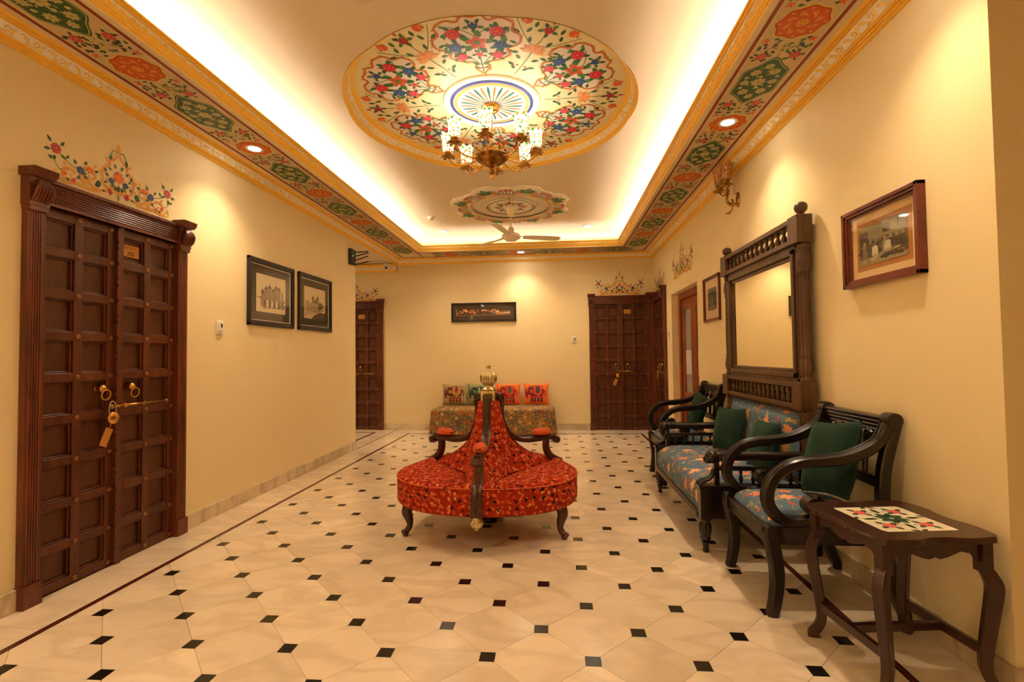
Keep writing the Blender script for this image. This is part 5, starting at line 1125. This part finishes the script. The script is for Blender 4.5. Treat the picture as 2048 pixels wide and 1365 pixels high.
# ------------------------------------------------------------------ chandelier
def cup_light(par, Mw, e=P_BULB, on=True, glass='shade_glass'):
    """turned cup, painted glass shade, bulb and lamp at the origin of Mw"""
    m = MB(); m.lathe([(.012,-.012),(.03,-.008),(.046,0),(.03,.004),(.022,.01),(.026,.018),(.03,.03),(.026,.034)], 20, Mw); 
    for k in range(8): m.prism([(0,-.010),(.028,-.012),(.04,0),(.028,.012),(0,.010)], -.001, .001, Mw @ RZ(45*k) @ T((.026, 0, 0)) @ RY(14))
    m.build('drip_cup', 'old_brass', par, auto=True)
    n = 40; m = MB(); prof_ = [(.026,.034),(.038,.038),(.044,.055),(.046,.09),(.047,.13),(.052,.155),(.062,.172)]
    V = []
    for i, (r_, z) in enumerate(prof_):
        for k in range(n):
            a = 2*math.pi*k/n; fl = (i/(len(prof_)-1))**5; V.append((r_*(1+.10*fl*math.cos(6*a))*math.cos(a), r_*(1+.10*fl*math.cos(6*a))*math.sin(a), z+.009*fl*math.cos(6*a)))
    F = [(i*n+k, i*n+(k+1)%n, (i+1)*n+(k+1)%n, (i+1)*n+k) for i in range(len(prof_)-1) for k in range(n)]; m.add(V, F, 0, Mw)
    me = m.mesh('glass_shade', glass, True)
    uv = me.uv_layers[0].data
    for p in me.polygons:
        for li in p.loop_indices:
            vi = me.loops[li].vertex_index; k = vi % n; kk = k if k or not any(me.loops[q].vertex_index % n == n-1 for q in p.loop_indices) else n
            uv[li].uv = (kk/n*.3, prof_[vi//n][1])
    inst('glass_shade', me, par)
    m = MB(); m.lathe([(.008,.03),(.01,.05),(.019,.075),(.022,.092),(.016,.112),(.002,.12)], 14, Mw); m.build('bulb', 'bulb' if on else 'white_plastic', par, smooth=True)
    if on:
        l = bpy.data.lights.new('bulb_lamp', 'POINT'); l.energy = e; l.color = (1, .85, .64); l.shadow_soft_size = .02; lo = bpy.data.objects.new('bulb_lamp', l); link(lo, par); lo.matrix_local = Mw @ T((0, 0, .135))
Ch = thing('chandelier', 'brass eight-arm chandelier with painted glass shades under the big medallion', 'chandelier', (MX-.005, MY, 0))
zr = 2.835
m = MB(); m.lathe([(.066,ZD-.028),(.066,ZD-.042),(.06,ZD-.06),(.045,ZD-.078),(.022,ZD-.09),(.008,ZD-.10)], 64, flute=(16, .08, ZD-.09, ZD-.035)); m.build('ceiling_canopy', 'brass', Ch, smooth=True)
m = MB(); m.lathe([(.009, zr+.02), (.009, ZD-.09)], 12); m.lathe([(.01,zr+.06),(.018,zr+.07),(.01,zr+.08)], 12); m.build('stem', 'brass', Ch, smooth=True)
m = MB(); m.lathe([(.10,zr+.045),(.105,zr+.043),(.105,zr+.012),(.10,zr+.008)], 32); m.lathe([(.02,zr+.012),(.13,zr+.010),(.138,zr+.002),(.134,zr-.006),(.115,zr-.026),(.108,zr-.03),(.085,zr-.048),(.08,zr-.052),(.055,zr-.064),(.048,zr-.07),(.024,zr-.078)], 36)
m.build('bowl', 'old_brass', Ch, auto=True)
m = MB(); m.lathe([(.022,zr-.078),(.018,zr-.10),(.02,zr-.118),(.026,zr-.122),(.018,zr-.13),(.012,zr-.14),(.016,zr-.146),(.009,zr-.156),(.012,zr-.163),(.004,zr-.172),(.001,zr-.182)], 18); m.build('drop_finial', 'old_brass', Ch, smooth=True)
for k in range(8):
    a = -90+45*k; Mz = RZ(a); m = MB()
    m.tube([Mz @ p for p in spline([(.09,0,zr+.012),(.125,0,zr+.05),(.105,0,zr+.075),(.085,0,zr+.055)], 5)], .0042, 8)
    m.tube([Mz @ p for p in spline([(.10,0,zr+.0),(.15,0,zr-.03),(.21,0,zr-.05),(.28,0,zr-.045),(.33,0,zr-.015),(.352,0,zr+.015)], 6)], .0068, 10)
    m.tube([Mz @ p for p in spline([(.28,0,zr-.045),(.25,0,zr-.012),(.215,0,zr-.008),(.21,0,zr-.03)], 5)], .0038, 8); m.build('arm', 'brass', Ch, smooth=True)
    cup_light(Ch, Mz @ T((.352, 0, zr+.026)))
# ------------------------------------------------------------------ wall sconce
Sc = thing('wall_sconce', 'ornate brass two-light wall sconce with painted glass shades above the mirror', 'sconce'); Sc.matrix_world = onwall('R', 4.40, 2.62)
m = MB(); m.lathe([(.001,.02),(.03,.018),(.05,.012),(.056,.004),(.056,0)], 20, Matrix.Diagonal((.7, 1.25, 1, 1)), flute=(12, .1, .004, .02)); m.build('back_plate', 'old_brass', Sc, smooth=True)
m = MB(); m.tube(spline([(0,-.02,.01),(0,-.05,.05),(0,-.03,.09),(0,.02,.10),(0,.07,.085),(0,.11,.095)], 5), [.011]*26, 8); m.tube(spline([(0,-.04,.05),(0,-.09,.06),(0,-.12,.085),(0,-.115,.11)], 4), [.008]*11+[.005,.003], 8); m.tube(spline([(0,.0,.10),(0,-.03,.07),(0,-.02,.045),(0,.0,.05),(0,-.002,.065)], 5), .006, 8); m.build('stem', 'old_brass', Sc, smooth=True)
for s in (-1, 1):
    m = MB(); m.tube(spline([(0,.08,.09),(s*.04,.055,.11),(s*.075,.075,.125),(s*.08,.105,.13)], 5), .006, 8); m.build('arm', 'old_brass', Sc, smooth=True)
    cup_light(Sc, T((s*.08, .115, .13)) @ RX(-90), 0, False, 'amber_glass')
o = thing('cable_box', 'flat plaster-coloured cable cover above the brass sconce', 'cable cover'); o.matrix_world = onwall('R', 4.44, 2.76)
MB().box(-.035, .035, -.07, .10, 0, .018).build('cover', 'cream_paint', o, bevel=.003); MB().lathe([(.004, .018), (.003, .02)], 8, T((.0, .02, 0))).build('screw', 'steel', o)
